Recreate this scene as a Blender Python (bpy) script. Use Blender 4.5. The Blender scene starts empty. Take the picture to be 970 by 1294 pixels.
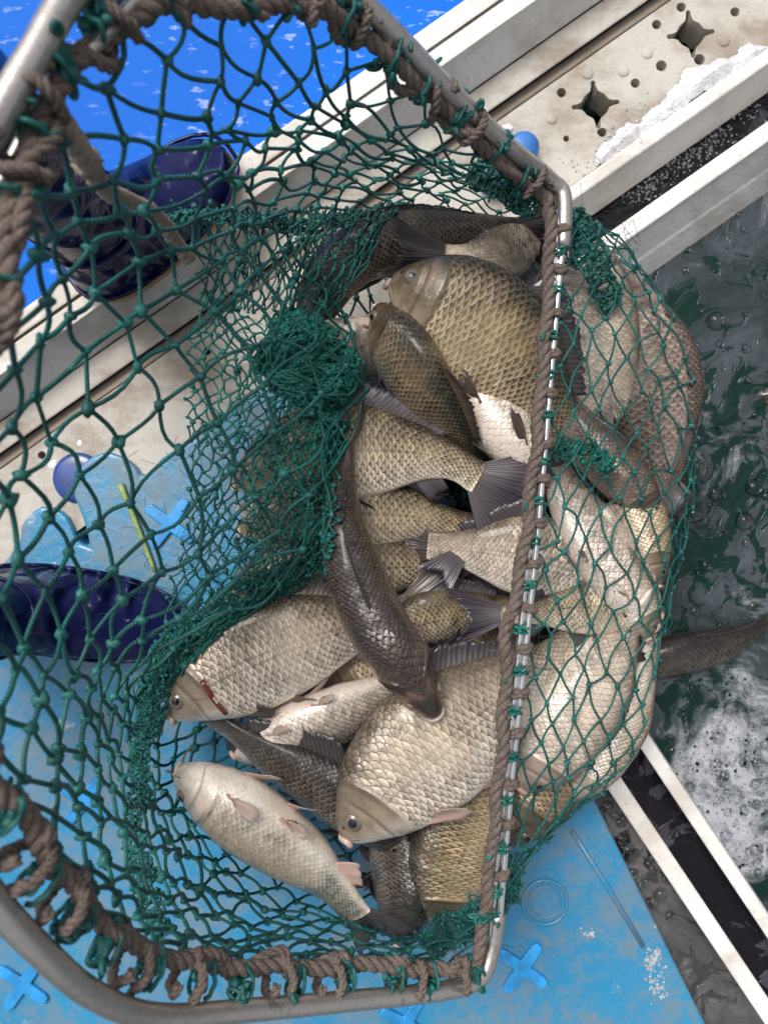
import bpy, bmesh, math, random
import numpy as np
from mathutils import Vector, Matrix, noise as mnoise

random.seed(7)
RNG = np.random.default_rng(7)
SC = bpy.context.scene
COL = SC.collection

# ------------------------------------------------------------------ camera
H = 1.05            # camera height over the blue pontoon deck (m)
F = 934.0           # focal length in photo pixels (26 mm equivalent phone lens)
CX, CY = 485.0, 647.0
cam_d = bpy.data.cameras.new('camera')
cam = bpy.data.objects.new('camera', cam_d)
COL.objects.link(cam)
cam.location = (0, 0, H)
cam.rotation_euler = (0, 0, 0)
cam_d.sensor_fit = 'VERTICAL'
cam_d.sensor_height = 36.0
cam_d.sensor_width = 27.0
cam_d.lens = 36.0 * F / 1294.0
cam_d.clip_start = 0.02
cam_d.clip_end = 500
cam_d.dof.use_dof = True
cam_d.dof.focus_distance = 0.86
cam_d.dof.aperture_fstop = 5.6
SC.camera = cam

# ------------------------------------------------------------------ world, sun, exposure
SUN_EL, SUN_AZ = math.radians(58), math.radians(-35)     # azimuth measured from +y towards +x
world = bpy.data.worlds.new('World')
SC.world = world
world.use_nodes = True
wn = world.node_tree.nodes
bg = wn['Background']
sky = wn.new('ShaderNodeTexSky')
sky.sky_type = 'NISHITA'
sky.sun_disc = False
sky.sun_elevation = SUN_EL
sky.sun_rotation = SUN_AZ
sky.air_density = 1.0
sky.dust_density = 6.0
sky.ozone_density = 1.0
hs = wn.new('ShaderNodeHueSaturation')
hs.inputs['Saturation'].default_value = 0.25
world.node_tree.links.new(sky.outputs[0], hs.inputs['Color'])
world.node_tree.links.new(hs.outputs[0], bg.inputs['Color'])
bg.inputs['Strength'].default_value = 0.15
sun_d = bpy.data.lights.new('sun', 'SUN')
sun_d.energy = 1.6
sun_d.angle = math.radians(20)
sun_d.color = (1.0, 0.96, 0.9)
sun = bpy.data.objects.new('sun', sun_d)
COL.objects.link(sun)
sdir = Vector((math.sin(SUN_AZ) * math.cos(SUN_EL), math.cos(SUN_AZ) * math.cos(SUN_EL), math.sin(SUN_EL)))
sun.rotation_euler = (-sdir).to_track_quat('-Z', 'Y').to_euler()
SC.view_settings.view_transform = 'Standard'
SC.view_settings.look = 'None'
SC.view_settings.exposure = 0.12
SC.view_settings.gamma = 1.0
SC.view_settings.use_curve_mapping = False
SC.cycles.max_bounces = 6
SC.cycles.transparent_max_bounces = 8

# ------------------------------------------------------------------ helpers
def P(px, py, d):
    """a photo pixel at distance d below the lens -> world point"""
    return np.array([(px - CX) / F * d, (CY - py) / F * d, H - d])

def PZ(px, py, z):
    return P(px, py, H - z)

def tag(o, label=None, cat=None, group=None, kind=None):
    if label: o['label'] = label
    if cat: o['category'] = cat
    if group: o['group'] = group
    if kind: o['kind'] = kind
    return o

def empty(name, loc=(0, 0, 0)):
    o = bpy.data.objects.new(name, None)
    o.empty_display_size = 0.05
    o.location = loc
    COL.objects.link(o)
    return o

class MB:
    """collects vertices and faces with numpy, builds ONE mesh object"""
    def __init__(s):
        s.v = []; s.f = []; s.n = 0; s.uv = []; s.has_uv = False; s.mi = []
    def add(s, v, f, uv=None, mi=0):
        v = np.asarray(v, float).reshape(-1, 3)
        f = np.asarray(f, np.int64)
        s.v.append(v); s.f.append(f + s.n); s.n += len(v); s.mi.append(mi)
        if uv is not None:
            s.uv.append(np.asarray(uv, float).reshape(-1, 2)); s.has_uv = True
        else:
            s.uv.append(np.zeros((len(v), 2)))
    def mesh(s, name, mats, smooth=True):
        me = bpy.data.meshes.new(name)
        v = np.concatenate(s.v)
        lv = np.concatenate([f.ravel() for f in s.f])
        cnt = np.concatenate([np.full(len(f), f.shape[1]) for f in s.f])
        st = np.concatenate([[0], np.cumsum(cnt)[:-1]])
        me.vertices.add(len(v)); me.vertices.foreach_set('co', v.ravel())
        me.loops.add(len(lv)); me.loops.foreach_set('vertex_index', lv.astype(np.int32))
        me.polygons.add(len(cnt))
        me.polygons.foreach_set('loop_start', st.astype(np.int32))
        me.polygons.foreach_set('loop_total', cnt.astype(np.int32))
        me.polygons.foreach_set('use_smooth', np.full(len(cnt), smooth))
        me.polygons.foreach_set('material_index', np.concatenate([np.full(len(f), m) for f, m in zip(s.f, s.mi)]).astype(np.int32))
        if s.has_uv:
            uvl = me.uv_layers.new(name='UVMap')
            uvs = np.concatenate(s.uv)[lv]
            uvl.data.foreach_set('uv', uvs.ravel())
        for m in (mats if isinstance(mats, (list, tuple)) else [mats]):
            me.materials.append(m)
        me.update(); me.validate()
        return me
    def build(s, name, mats, parent=None, smooth=True):
        o = bpy.data.objects.new(name, s.mesh(name, mats, smooth))
        COL.objects.link(o)
        if parent is not None:
            o.parent = parent
            o.matrix_parent_inverse = Matrix.Translation(-Vector(parent.location)) if parent.type == 'EMPTY' else Matrix.Identity(4)
        return o

def norm(a):
    return a / np.maximum(np.linalg.norm(a, axis=-1, keepdims=True), 1e-9)

def frames(p, closed=False):
    """tangent and two parallel transported normals along a polyline"""
    p = np.asarray(p, float)
    t = norm(np.roll(p, -1, 0) - np.roll(p, 1, 0)) if closed else norm(np.gradient(p, axis=0))
    n = np.zeros_like(p)
    a = np.array([0, 0, 1.0]) if abs(t[0][2]) < .9 else np.array([1.0, 0, 0])
    n[0] = norm(a - t[0] * a.dot(t[0]))
    for i in range(1, len(p)):
        q = n[i - 1] - t[i] * n[i - 1].dot(t[i])
        n[i] = norm(q)
    return t, n, np.cross(t, n)

def tube(mb, p, r, sides=8, closed=False, caps=True, mi=0):
    p = np.asarray(p, float); K = len(p)
    r = np.broadcast_to(np.asarray(r, float), (K,))
    t, n, b = frames(p, closed)
    a = np.linspace(0, 2 * np.pi, sides, endpoint=False)
    v = p[:, None] + (n[:, None] * np.cos(a)[None, :, None] + b[:, None] * np.sin(a)[None, :, None]) * r[:, None, None]
    i, j = np.meshgrid(np.arange(K if closed else K - 1), np.arange(sides), indexing='ij')
    i2 = (i + 1) % K; j2 = (j + 1) % sides
    f = np.stack([i * sides + j, i * sides + j2, i2 * sides + j2, i2 * sides + j], -1).reshape(-1, 4)
    mb.add(v, f, mi=mi)
    if caps and not closed:
        base = mb.n - K * sides
        mb.f.append(np.array([[base + k for k in range(sides)][::-1]])); mb.mi.append(mi)
        mb.f.append(np.array([[base + (K - 1) * sides + k for k in range(sides)]])); mb.mi.append(mi)

def segs_tubes(mb, segs, rad, sides=5):
    """many short tubes at once: segs (M,K,3)"""
    M, K, _ = segs.shape
    t = norm(np.gradient(segs, axis=1))
    main = norm(segs[:, -1] - segs[:, 0])
    ref = np.where((np.abs(main[:, 2]) < .8)[:, None], np.array([0, 0, 1.0]), np.array([1.0, 0, 0]))
    n = norm(np.cross(t, ref[:, None, :])); b = np.cross(t, n)
    a = np.linspace(0, 2 * np.pi, sides, endpoint=False)
    rad = np.broadcast_to(rad, (M,))[:, None, None, None]
    v = segs[:, :, None] + (n[:, :, None] * np.cos(a)[None, None, :, None] + b[:, :, None] * np.sin(a)[None, None, :, None]) * rad
    m, i, j = np.meshgrid(np.arange(M), np.arange(K - 1), np.arange(sides), indexing='ij')
    j2 = (j + 1) % sides
    o = m * K * sides
    f = np.stack([o + i * sides + j, o + i * sides + j2, o + (i + 1) * sides + j2, o + (i + 1) * sides + j], -1).reshape(-1, 4)
    ln = np.concatenate([np.zeros((M, 1)), np.cumsum(np.linalg.norm(np.diff(segs, axis=1), axis=2), axis=1)], 1)
    uv = np.stack([np.broadcast_to(np.arange(sides)[None, None] / sides, (M, K, sides)), np.broadcast_to(ln[:, :, None], (M, K, sides))], -1)
    mb.add(v, f, uv)

_ico = None
def ico_arrays(sub=1):
    bm = bmesh.new(); bmesh.ops.create_icosphere(bm, subdivisions=sub, radius=1)
    v = np.array([x.co[:] for x in bm.verts]); f = np.array([[q.index for q in y.verts] for y in bm.faces])
    bm.free(); return v, f

def blobs(mb, pts, rad, sub=2, squash=0.25):
    v, f = ico_arrays(sub)
    M = len(pts)
    sc = 1 + RNG.normal(0, squash, (M, 1, 3)).clip(-.5, .6)
    lump = 1 + RNG.normal(0, .12, (M, len(v), 1))
    vv = pts[:, None] + v[None] * sc * lump * np.broadcast_to(rad, (M,))[:, None, None]
    ff = (f[None] + (np.arange(M) * len(v))[:, None, None]).reshape(-1, 3)
    mb.add(vv, ff)

def catmull(pts, n, closed=False):
    """n samples, spaced by arc length, of a Catmull-Rom curve through pts"""
    p = np.asarray(pts, float)
    if closed:
        q = np.concatenate([p[-1:], p, p[:2]]); m = len(p)
    else:
        q = np.concatenate([2 * p[:1] - p[1:2], p, 2 * p[-1:] - p[-2:-1]]); m = len(p) - 1
    out = []
    for i in range(m):
        a, b, c, d = q[i:i + 4]
        for t in np.linspace(0, 1, 24, endpoint=False):
            out.append(.5 * ((2 * b) + (c - a) * t + (2 * a - 5 * b + 4 * c - d) * t * t + (3 * b - a - 3 * c + d) * t ** 3))
    out.append(p[0] if closed else p[-1])
    out = np.array(out)
    L = np.concatenate([[0], np.cumsum(np.linalg.norm(np.diff(out, axis=0), axis=1))])
    s = np.linspace(0, L[-1], n + 1)[:-1] if closed else np.linspace(0, L[-1], n)
    return np.stack([np.interp(s, L, out[:, k]) for k in range(out.shape[1])], -1)

def fbm(pts, scale, seed=0.0, octaves=3):
    return np.array([mnoise.fractal(Vector((x * scale + seed, y * scale - seed, z * scale + 2 * seed)), 1.0, 2.0, octaves) for x, y, z in pts])

# ------------------------------------------------------------------ materials
class NT:
    def __init__(s, name):
        s.m = bpy.data.materials.new(name); s.m.use_nodes = True
        s.t = s.m.node_tree; s.n = s.t.nodes; s.b = s.n['Principled BSDF']
    def new(s, ty, **kw):
        nd = s.n.new(ty)
        for k, v in kw.items(): setattr(nd, k, v)
        return nd
    def link(s, a, b): s.t.links.new(a, b)
    def put(s, sock, val):
        if isinstance(val, bpy.types.NodeSocket): s.link(val, sock)
        else: sock.default_value = val
    def M(s, op, a, b=0.0, c=0.0, clamp=False):
        nd = s.new('ShaderNodeMath', operation=op, use_clamp=clamp)
        for i, x in enumerate((a, b, c)): s.put(nd.inputs[i], x)
        return nd.outputs[0]
    def ramp(s, fac, stops, interp='LINEAR'):
        nd = s.new('ShaderNodeValToRGB'); nd.color_ramp.interpolation = interp
        e = nd.color_ramp.elements
        while len(e) < len(stops): e.new(.5)
        for el, (p, c) in zip(e, stops):
            el.position = p
            el.color = (c, c, c, 1) if not isinstance(c, (tuple, list)) else (*c[:3], 1)
        s.put(nd.inputs[0], fac); return nd.outputs[0]
    def mix(s, fac, a, b, blend='MIX'):
        nd = s.new('ShaderNodeMix', data_type='RGBA', blend_type=blend)
        for sock, v in ((nd.inputs[0], fac), (nd.inputs[6], a), (nd.inputs[7], b)):
            if isinstance(v, (tuple, list)) and len(v) == 3: v = (*v, 1)
            s.put(sock, v)
        return nd.outputs[2]
    def sstep(s, x, lo, hi):
        nd = s.new('ShaderNodeMapRange', interpolation_type='SMOOTHSTEP')
        for i, v in enumerate((x, lo, hi, 0.0, 1.0)): s.put(nd.inputs[i], v)
        return nd.outputs[0]
    def pos(s):
        return s.new('ShaderNodeNewGeometry').outputs['Position']
    def obj(s):
        return s.new('ShaderNodeTexCoord').outputs['Object']
    def noise(s, scale, detail=4, rough=.5, vec=None, dist=0.0):
        nd = s.new('ShaderNodeTexNoise')
        nd.inputs['Scale'].default_value = scale; nd.inputs['Detail'].default_value = detail
        nd.inputs['Roughness'].default_value = rough; nd.inputs['Distortion'].default_value = dist
        s.link(vec if vec is not None else s.pos(), nd.inputs['Vector'])
        return nd.outputs['Fac']
    def voro(s, scale, feature='F1', vec=None, rnd=1.0):
        nd = s.new('ShaderNodeTexVoronoi', feature=feature)
        nd.inputs['Scale'].default_value = scale; nd.inputs['Randomness'].default_value = rnd
        s.link(vec if vec is not None else s.pos(), nd.inputs['Vector'])
        return nd.outputs['Distance']
    def bump(s, h, dist, strength=1.0, prev=None):
        nd = s.new('ShaderNodeBump')
        nd.inputs['Distance'].default_value = dist; s.put(nd.inputs['Strength'], strength)
        s.link(h, nd.inputs['Height'])
        if prev is not None: s.link(prev, nd.inputs['Normal'])
        s.link(nd.outputs[0], s.b.inputs['Normal'])
        return nd.outputs[0]
    def set(s, **kw):
        for k, v in kw.items():
            k = {'base': 'Base Color', 'rough': 'Roughness', 'metal': 'Metallic', 'coat': 'Coat Weight', 'coatr': 'Coat Roughness',
                 'spec': 'Specular IOR Level', 'trans': 'Transmission Weight', 'ior': 'IOR', 'alpha': 'Alpha',
                 'sss': 'Subsurface Weight'}[k]
            if isinstance(v, (tuple, list)) and len(v) == 3: v = (*v, 1)
            s.put(s.b.inputs[k], v)
        return s.m

def vec_scale(nt, v, sx, sy, sz, rot=0.0):
    mp = nt.new('ShaderNodeMapping')
    mp.inputs['Scale'].default_value = (sx, sy, sz); mp.inputs['Rotation'].default_value = (0, 0, rot)
    nt.link(v, mp.inputs['Vector']); return mp.outputs[0]

def mat_fish(name, back, flank, belly, dark=0.35, rim=1.35, nu=34, nv=18, gold=(.5, .39, .22), sheen=.2, bumpd=.0034, fade=.86, headc=None, blood=0.0):
    """scaled skin: u runs head to tail, v from the back (0) to the belly (1)"""
    nt = NT(name)
    uv = nt.new('ShaderNodeUVMap').outputs[0]
    sep = nt.new('ShaderNodeSeparateXYZ'); nt.link(uv, sep.inputs[0])
    u, v = sep.outputs[0], sep.outputs[1]
    wob = nt.M('MULTIPLY', nt.M('SUBTRACT', nt.noise(34, 3), .5), .75)
    U = nt.M('ADD', nt.M('MULTIPLY', u, nu), wob)
    V = nt.M('ADD', nt.M('MULTIPLY', v, nv), nt.M('MULTIPLY', nt.M('SUBTRACT', nt.noise(31, 3), .5), .75))
    def fam(Uo, Vo):
        row = nt.M('MULTIPLY', nt.M('ROUND', nt.M('MULTIPLY', Vo, .5)), 2.0)
        dy = nt.M('SUBTRACT', Vo, row)
        e = nt.M('MULTIPLY', nt.M('SQRT', nt.M('MAXIMUM', nt.M('SUBTRACT', 1.14, nt.M('MULTIPLY', dy, dy)), 0.0)), .62)
        q = nt.M('FRACT', nt.M('SUBTRACT', e, Uo))
        return q, nt.M('SUBTRACT', e, q), dy, nt.M('ADD', nt.M('SUBTRACT', Uo, nt.M('SUBTRACT', e, q)), nt.M('MULTIPLY', row, 17.3))
    qa, da, ya, ia = fam(U, V)
    qb, db, yb, ib = fam(nt.M('SUBTRACT', U, .5), nt.M('SUBTRACT', V, 1.0))
    sel = nt.M('GREATER_THAN', da, db)
    def pick(a, b): return nt.M('ADD', nt.M('MULTIPLY', a, sel), nt.M('MULTIPLY', b, nt.M('SUBTRACT', 1.0, sel)))
    q = pick(qa, qb); dy = pick(ya, yb); idn = nt.M('ROUND', nt.M('ADD', pick(ia, nt.M('ADD', ib, 311.0)), 0.0))
    wn_ = nt.new('ShaderNodeTexWhiteNoise', noise_dimensions='1D'); nt.link(idn, wn_.inputs['W'])
    rnd = wn_.outputs['Value']
    scal = nt.M('MULTIPLY', nt.sstep(u, .225, .24), nt.M('SUBTRACT', 1.0, nt.M('MULTIPLY', nt.sstep(v, fade - .14, fade + .06), .85)))
    slime = nt.sstep(nt.noise(12, 4, .6), .60, .42)
    scal = nt.M('MULTIPLY', scal, nt.M('ADD', .45, nt.M('MULTIPLY', slime, .55)))
    # shading of a single scale: pale rounded rim, dark root under the scale before it
    tone = nt.ramp(q, [(0.0, .45), (.06, rim), (.2, rim * .82), (.4, .8), (.62, dark), (1, dark * .7)])
    side = nt.M('SUBTRACT', 1.0, nt.M('MULTIPLY', nt.M('MULTIPLY', dy, dy), .25))
    tone = nt.M('MULTIPLY', tone, nt.M('MULTIPLY', side, nt.M('ADD', .68, nt.M('MULTIPLY', rnd, .64))))
    tone = nt.M('ADD', nt.M('MULTIPLY', tone, scal), nt.M('SUBTRACT', 1.0, scal))
    mixv = nt.M('ADD', v, nt.M('MULTIPLY', nt.M('SUBTRACT', nt.noise(9, 3), .5), .16))
    body = nt.ramp(mixv, [(0.0, back), (.16, back), (.4, flank), (.62, tuple(.55 * a + .45 * b for a, b in zip(flank, belly))), (.82, belly), (1, belly)])
    body = nt.mix(nt.M('MULTIPLY', nt.sstep(nt.noise(14, 3), .45, .7), .45), body, tuple(g for g in gold), 'MIX')
    hc = headc or tuple(.6 * a + .4 * b for a, b in zip(back, gold))
    head = nt.ramp(mixv, [(0.0, back), (.3, tuple(.5 * a + .5 * b for a, b in zip(back, hc))), (.55, hc), (.85, belly), (1, belly)])
    head = nt.mix(nt.M('MULTIPLY', nt.sstep(nt.noise(45, 4), .45, .75), .55), head, tuple(.45 * x for x in hc))
    # pinkish flush on the cheek, dark rear edge of the gill cover
    head = nt.mix(nt.M('MULTIPLY', nt.sstep(nt.noise(24, 3), .5, .7), .35), head, (.45, .27, .2))
    line = nt.M('MULTIPLY', nt.sstep(nt.M('ABSOLUTE', nt.M('SUBTRACT', nt.M('ADD', u, nt.M('MULTIPLY', nt.M('SUBTRACT', nt.noise(30, 2), .5), .02)), .158)), .009, .001), nt.sstep(v, .2, .35))
    head = nt.mix(nt.M('MULTIPLY', line, .6), head, tuple(.35 * x for x in hc))
    snout = nt.sstep(u, .05, .0)
    head = nt.mix(nt.M('MULTIPLY', snout, .5), head, (.3, .2, .15))
    head = nt.mix(nt.M('MULTIPLY', nt.M('MULTIPLY', nt.sstep(u, .20, .222), nt.sstep(v, .75, .35)), .7), head, tuple(.5 * x for x in back))
    body = nt.mix(nt.sstep(u, .222, .232), head, body)
    toneC = nt.new('ShaderNodeCombineXYZ')
    for k in range(3): nt.link(tone, toneC.inputs[k])
    col = nt.mix(1.0, body, toneC.outputs[0], 'MULTIPLY')
    if blood:
        col = nt.mix(nt.M('MULTIPLY', nt.sstep(nt.noise(17, 4, .6), .56, .72), blood), col, (.55, .2, .15))
    nos = nt.sstep(nt.M('ADD', nt.M('POWER', nt.M('DIVIDE', nt.M('SUBTRACT', u, .052), .010), 2.0), nt.M('POWER', nt.M('DIVIDE', nt.M('SUBTRACT', v, .33), .035), 2.0)), 1.2, .4)
    jaw = nt.M('MULTIPLY', nt.sstep(nt.M('ABSOLUTE', nt.M('SUBTRACT', v, nt.M('ADD', .54, nt.M('MULTIPLY', u, 2.2)))), .022, .006), nt.sstep(u, .062, .050))
    col = nt.mix(nt.M('MULTIPLY', nt.M('MAXIMUM', nos, jaw), .8), col, (.02, .014, .011))
    lat = nt.M('MULTIPLY', nt.sstep(nt.M('ABSOLUTE', nt.M('SUBTRACT', v, .46)), .62 / nv, .5 / nv), nt.M('MULTIPLY', nt.sstep(nt.M('ABSOLUTE', dy), .4, .1), nt.sstep(nt.M('ABSOLUTE', nt.M('SUBTRACT', q, .3)), .25, .08)))
    col = nt.mix(nt.M('MULTIPLY', nt.M('MULTIPLY', lat, scal), .6), col, (.03, .022, .016))
    fine = nt.noise(420, 3)
    col = nt.mix(.12, col, nt.ramp(fine, [(.3, .25), (.7, 1.0)]), 'MULTIPLY')
    nt.set(base=col, rough=nt.M('ADD', nt.M('ADD', sheen, nt.M('MULTIPLY', rnd, .14)), nt.M('MULTIPLY', fine, .12)), spec=.55, coat=.3, coatr=.14, metal=.15)
    h = nt.M('MULTIPLY', nt.M('MULTIPLY', nt.M('SUBTRACT', nt.sstep(q, -.02, .08), nt.M('MULTIPLY', q, 1.1)), side), scal)
    b1 = nt.bump(h, bumpd, 1.0)
    b2 = nt.bump(nt.noise(55, 3), .005, .35, b1)
    nt.bump(nt.noise(210, 4), .0015, .4, b2)
    return nt.m

def mat_fin(name, base, tip, ray=150, dk=.5):
    nt = NT(name)
    uv = nt.new('ShaderNodeUVMap').outputs[0]
    sep = nt.new('ShaderNodeSeparateXYZ'); nt.link(uv, sep.inputs[0])
    s_ = nt.M('SINE', nt.M('ADD', nt.M('MULTIPLY', sep.outputs[0], ray), nt.M('MULTIPLY', nt.noise(50, 2), 5.0)))
    r = nt.sstep(s_, -.6, .7)
    c = nt.mix(nt.M('ADD', sep.outputs[1], nt.M('MULTIPLY', nt.M('SUBTRACT', nt.noise(40), .5), .6), clamp=True), base, tip)
    c = nt.mix(r, nt.mix(dk, c, (.01, .008, .008)), c)
    nt.set(base=c, rough=.32, spec=.5, coat=.3, coatr=.15)
    nt.bump(nt.M('ADD', r, nt.M('MULTIPLY', nt.noise(200), .5)), .0006, .35)
    return nt.m

FM = {
    'gold': mat_fish('fish_gold', (.085, .066, .045), (.44, .345, .22), (.84, .73, .59), rim=1.75, dark=.32, nu=38, nv=22),
    'olive': mat_fish('fish_olive', (.055, .044, .031), (.30, .222, .132), (.62, .49, .33), rim=2.15, dark=.27, gold=(.35, .26, .14), nu=42, nv=24),
    'silver': mat_fish('fish_silver', (.16, .125, .09), (.56, .465, .365), (.85, .76, .66), rim=1.4, dark=.42, gold=(.60, .48, .34), nu=40, nv=23),
    'pale': mat_fish('fish_pale', (.28, .22, .165), (.68, .575, .475), (.86, .75, .65), rim=1.15, dark=.62, gold=(.70, .58, .46), headc=(.60, .46, .37), nu=40, nv=23, blood=.22),
    'dark': mat_fish('fish_dark', (.022, .018, .016), (.085, .07, .058), (.40, .33, .27), rim=2.3, dark=.4, gold=(.10, .08, .058), nu=40, nv=22, sheen=.18),
    'mullet': mat_fish('fish_brown_back', (.036, .026, .021), (.085, .064, .048), (.36, .3, .24), rim=2.6, dark=.36, gold=(.095, .068, .048), nu=46, nv=28, sheen=.18, headc=(.055, .04, .034)),
    'carp': mat_fish('fish_carp', (.15, .11, .065), (.52, .41, .25), (.90, .82, .71), rim=1.3, dark=.48, nu=42, nv=26, gold=(.64, .52, .36), fade=.88, headc=(.62, .52, .42), blood=.12),
    'brown': mat_fish('fish_brown', (.085, .065, .052), (.17, .13, .105), (.40, .31, .26), rim=1.7, dark=.42, gold=(.21, .14, .11), nu=38, nv=21, sheen=.18),
}
FINM = {
    'dark': mat_fin('fin_dark', (.09, .075, .075), (.035, .03, .036)),
    'violet': mat_fin('fin_violet', (.11, .09, .10), (.05, .042, .06)),
    'brown': mat_fin('fin_brown', (.17, .11, .075), (.07, .055, .05)),
    'orange': mat_fin('fin_orange', (.50, .17, .085), (.45, .36, .30), dk=.25),
    'pink': mat_fin('fin_pink', (.62, .36, .28), (.42, .34, .30), dk=.2),
}
def mat_plain(name, base, rough=.5, spec=.5, coat=0.0, var=.25, scale=60, metal=0.0, bumpd=0.0):
    nt = NT(name)
    f = nt.noise(scale, 4)
    c = nt.mix(nt.ramp(f, [(.3, 0.0), (.7, 1.0)]), tuple(x * (1 - var) for x in base), tuple(min(1, x * (1 + var)) for x in base))
    nt.set(base=c, rough=rough, spec=spec, coat=coat, metal=metal)
    if bumpd: nt.bump(f, bumpd, .6)
    return nt.m
M_PUPIL = mat_plain('eye_pupil', (.006, .006, .008), .05, coat=1)
M_IRIS = mat_plain('eye_iris', (.15, .125, .095), .12, coat=1, scale=300)
M_IRISW = mat_plain('eye_iris_pale', (.62, .55, .5), .12, coat=1, scale=300)
M_LIP = mat_plain('lip', (.62, .46, .38), .25, coat=.3, scale=200)
M_LIPD = mat_plain('lip_pale', (.52, .44, .4), .2, coat=.4, scale=150)
M_GILL = mat_plain('gill_red', (.13, .014, .013), .18, coat=.6, scale=150)

# ------------------------------------------------------------------ setting
BD = np.array([.819, -.574]); BN = np.array([.574, .819])      # pixel axes: along / across the white beam
ED = np.array([.555, .832]); EN = np.array([.832, -.555])      # along / across the lower right rails

def strip(mb, D, N, prof, t0, t1, nt_=2):
    """extrude a profile [(n_px, z), ...] along pixel direction D between t0 and t1"""
    ts = np.linspace(t0, t1, nt_)
    K = len(prof)
    ends = []
    v = []
    for t in ts:
        for n, z in prof:
            # end points measured on the deck plane so that the rails stay straight and parallel
            q = D * t * (H / (H - z)) if False else D * t
            # keep world offset along D equal for every z
            c = np.array([CX, CY])
            along = (q.dot(D) - c.dot(D)) / F * H
            across = (n - c.dot(N)) / F * (H - z)
            w = D * along + N * across
            v.append((w[0], -w[1], z))
    f = []
    for i in range(nt_ - 1):
        for k in range(K - 1):
            f.append([i * K + k, (i + 1) * K + k, (i + 1) * K + k + 1, i * K + k + 1])
    mb.add(v, np.array(f))
    b = mb.n - K * nt_
    mb.f.append(np.array([[b + k for k in range(K)]])); mb.mi.append(0)
    mb.f.append(np.array([[b + (nt_ - 1) * K + k for k in range(K)][::-1]])); mb.mi.append(0)

def sheet_point(D, N, n, t, z):
    c = np.array([CX, CY])
    along = (t - c.dot(D)) / F * H
    across = (n - c.dot(N)) / F * (H - z)
    w = D * along + N * across
    return np.array([w[0], -w[1], z])

def bevel_obj(o, w=.003, seg=2):
    m = o.modifiers.new('bevel', 'BEVEL'); m.width = w; m.segments = seg; m.limit_method = 'ANGLE'; m.angle_limit = math.radians(35)
    return o

# --- materials of the setting
def mat_dirty(name, base, stain, speck, rough=.55, amt=.5, sc=1.0):
    nt = NT(name)
    p = nt.pos()
    st = vec_scale(nt, p, 3.0, 26.0, 10.0, -math.radians(35))
    big = nt.noise(6 * sc, 6, .62)
    streak = nt.noise(1.6, 5, .6, st)
    spk = nt.noise(230 * sc, 3, .6)
    c = nt.mix(nt.M('MULTIPLY', nt.sstep(nt.M('ADD', nt.M('MULTIPLY', big, .8), nt.M('MULTIPLY', streak, .2)), .44, .64), amt), base, stain)
    c = nt.mix(nt.M('MULTIPLY', nt.sstep(spk, .6, .74), .6), c, speck)
    c = nt.mix(nt.M('MULTIPLY', nt.sstep(nt.noise(55 * sc, 5, .7), .62, .72), .45), c, tuple(x * .5 for x in stain))
    nt.set(base=c, rough=nt.M('ADD', rough - .15, nt.M('MULTIPLY', big, .3)), spec=.4)
    nt.bump(nt.M('ADD', nt.noise(90, 5), nt.M('MULTIPLY', spk, .4)), .0022, .5)
    return nt.m
M_WHITE = mat_dirty('white_rail_paint', (.74, .72, .69), (.38, .32, .25), (.25, .21, .16), amt=.6)
M_BEIGE = mat_dirty('beige_plastic', (.49, .465, .42), (.25, .20, .15), (.13, .105, .08), amt=.85, sc=1.4)
M_GREYW = mat_dirty('grey_wall_plastic', (.50, .49, .50), (.36, .33, .3), (.25, .22, .2), amt=.4)
M_BROWN = mat_dirty('groove_dirt', (.28, .23, .18), (.15, .115, .085), (.05, .04, .03), amt=.7)

def mat_blue_deck():
    nt = NT('blue_deck_plastic')
    big = nt.noise(7, 7, .68, dist=.4)
    mid = nt.noise(34, 6, .7)
    grime = nt.M('MULTIPLY', nt.sstep(nt.M('ADD', nt.M('MULTIPLY', big, .5), nt.M('MULTIPLY', mid, .5)), .42, .60), nt.M('ADD', .5, nt.M('MULTIPLY', nt.sstep(nt.noise(190, 5, .75), .38, .6), .55)))
    tint = nt.mix(nt.noise(3, 3), (.012, .17, .36), (.035, .28, .48))
    c = nt.mix(nt.M('MULTIPLY', grime, .7), tint, (.19, .19, .17))
    c = nt.mix(nt.M('MULTIPLY', nt.sstep(nt.noise(80, 5, .75), .6, .7), .6), c, (.17, .15, .12))
    c = nt.mix(nt.M('MULTIPLY', nt.sstep(nt.noise(19, 4, .6), .66, .74), .7), c, (.55, .56, .55))
    nt.set(base=c, rough=nt.M('ADD', .18, nt.M('MULTIPLY', grime, .4)), spec=.5, coat=.25, coatr=.1)
    nt.bump(nt.M('ADD', nt.noise(70, 6, .7), nt.M('MULTIPLY', big, 1.5)), .003, .5)
    return nt.m
M_BLUE = mat_blue_deck()
M_CROSS = mat_plain('cross_blue', (.022, .26, .60), .35, coat=.15, var=.35, scale=40, bumpd=.002)
M_LUGD = mat_plain('cap_blue', (.015, .05, .22), .3, coat=.3, scale=40)
M_CAP = mat_plain('cap_bright_blue', (.02, .14, .42), .35, coat=.2, scale=40)
M_PIN = mat_plain('pin_white', (.78, .78, .78), .3, scale=40)

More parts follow.
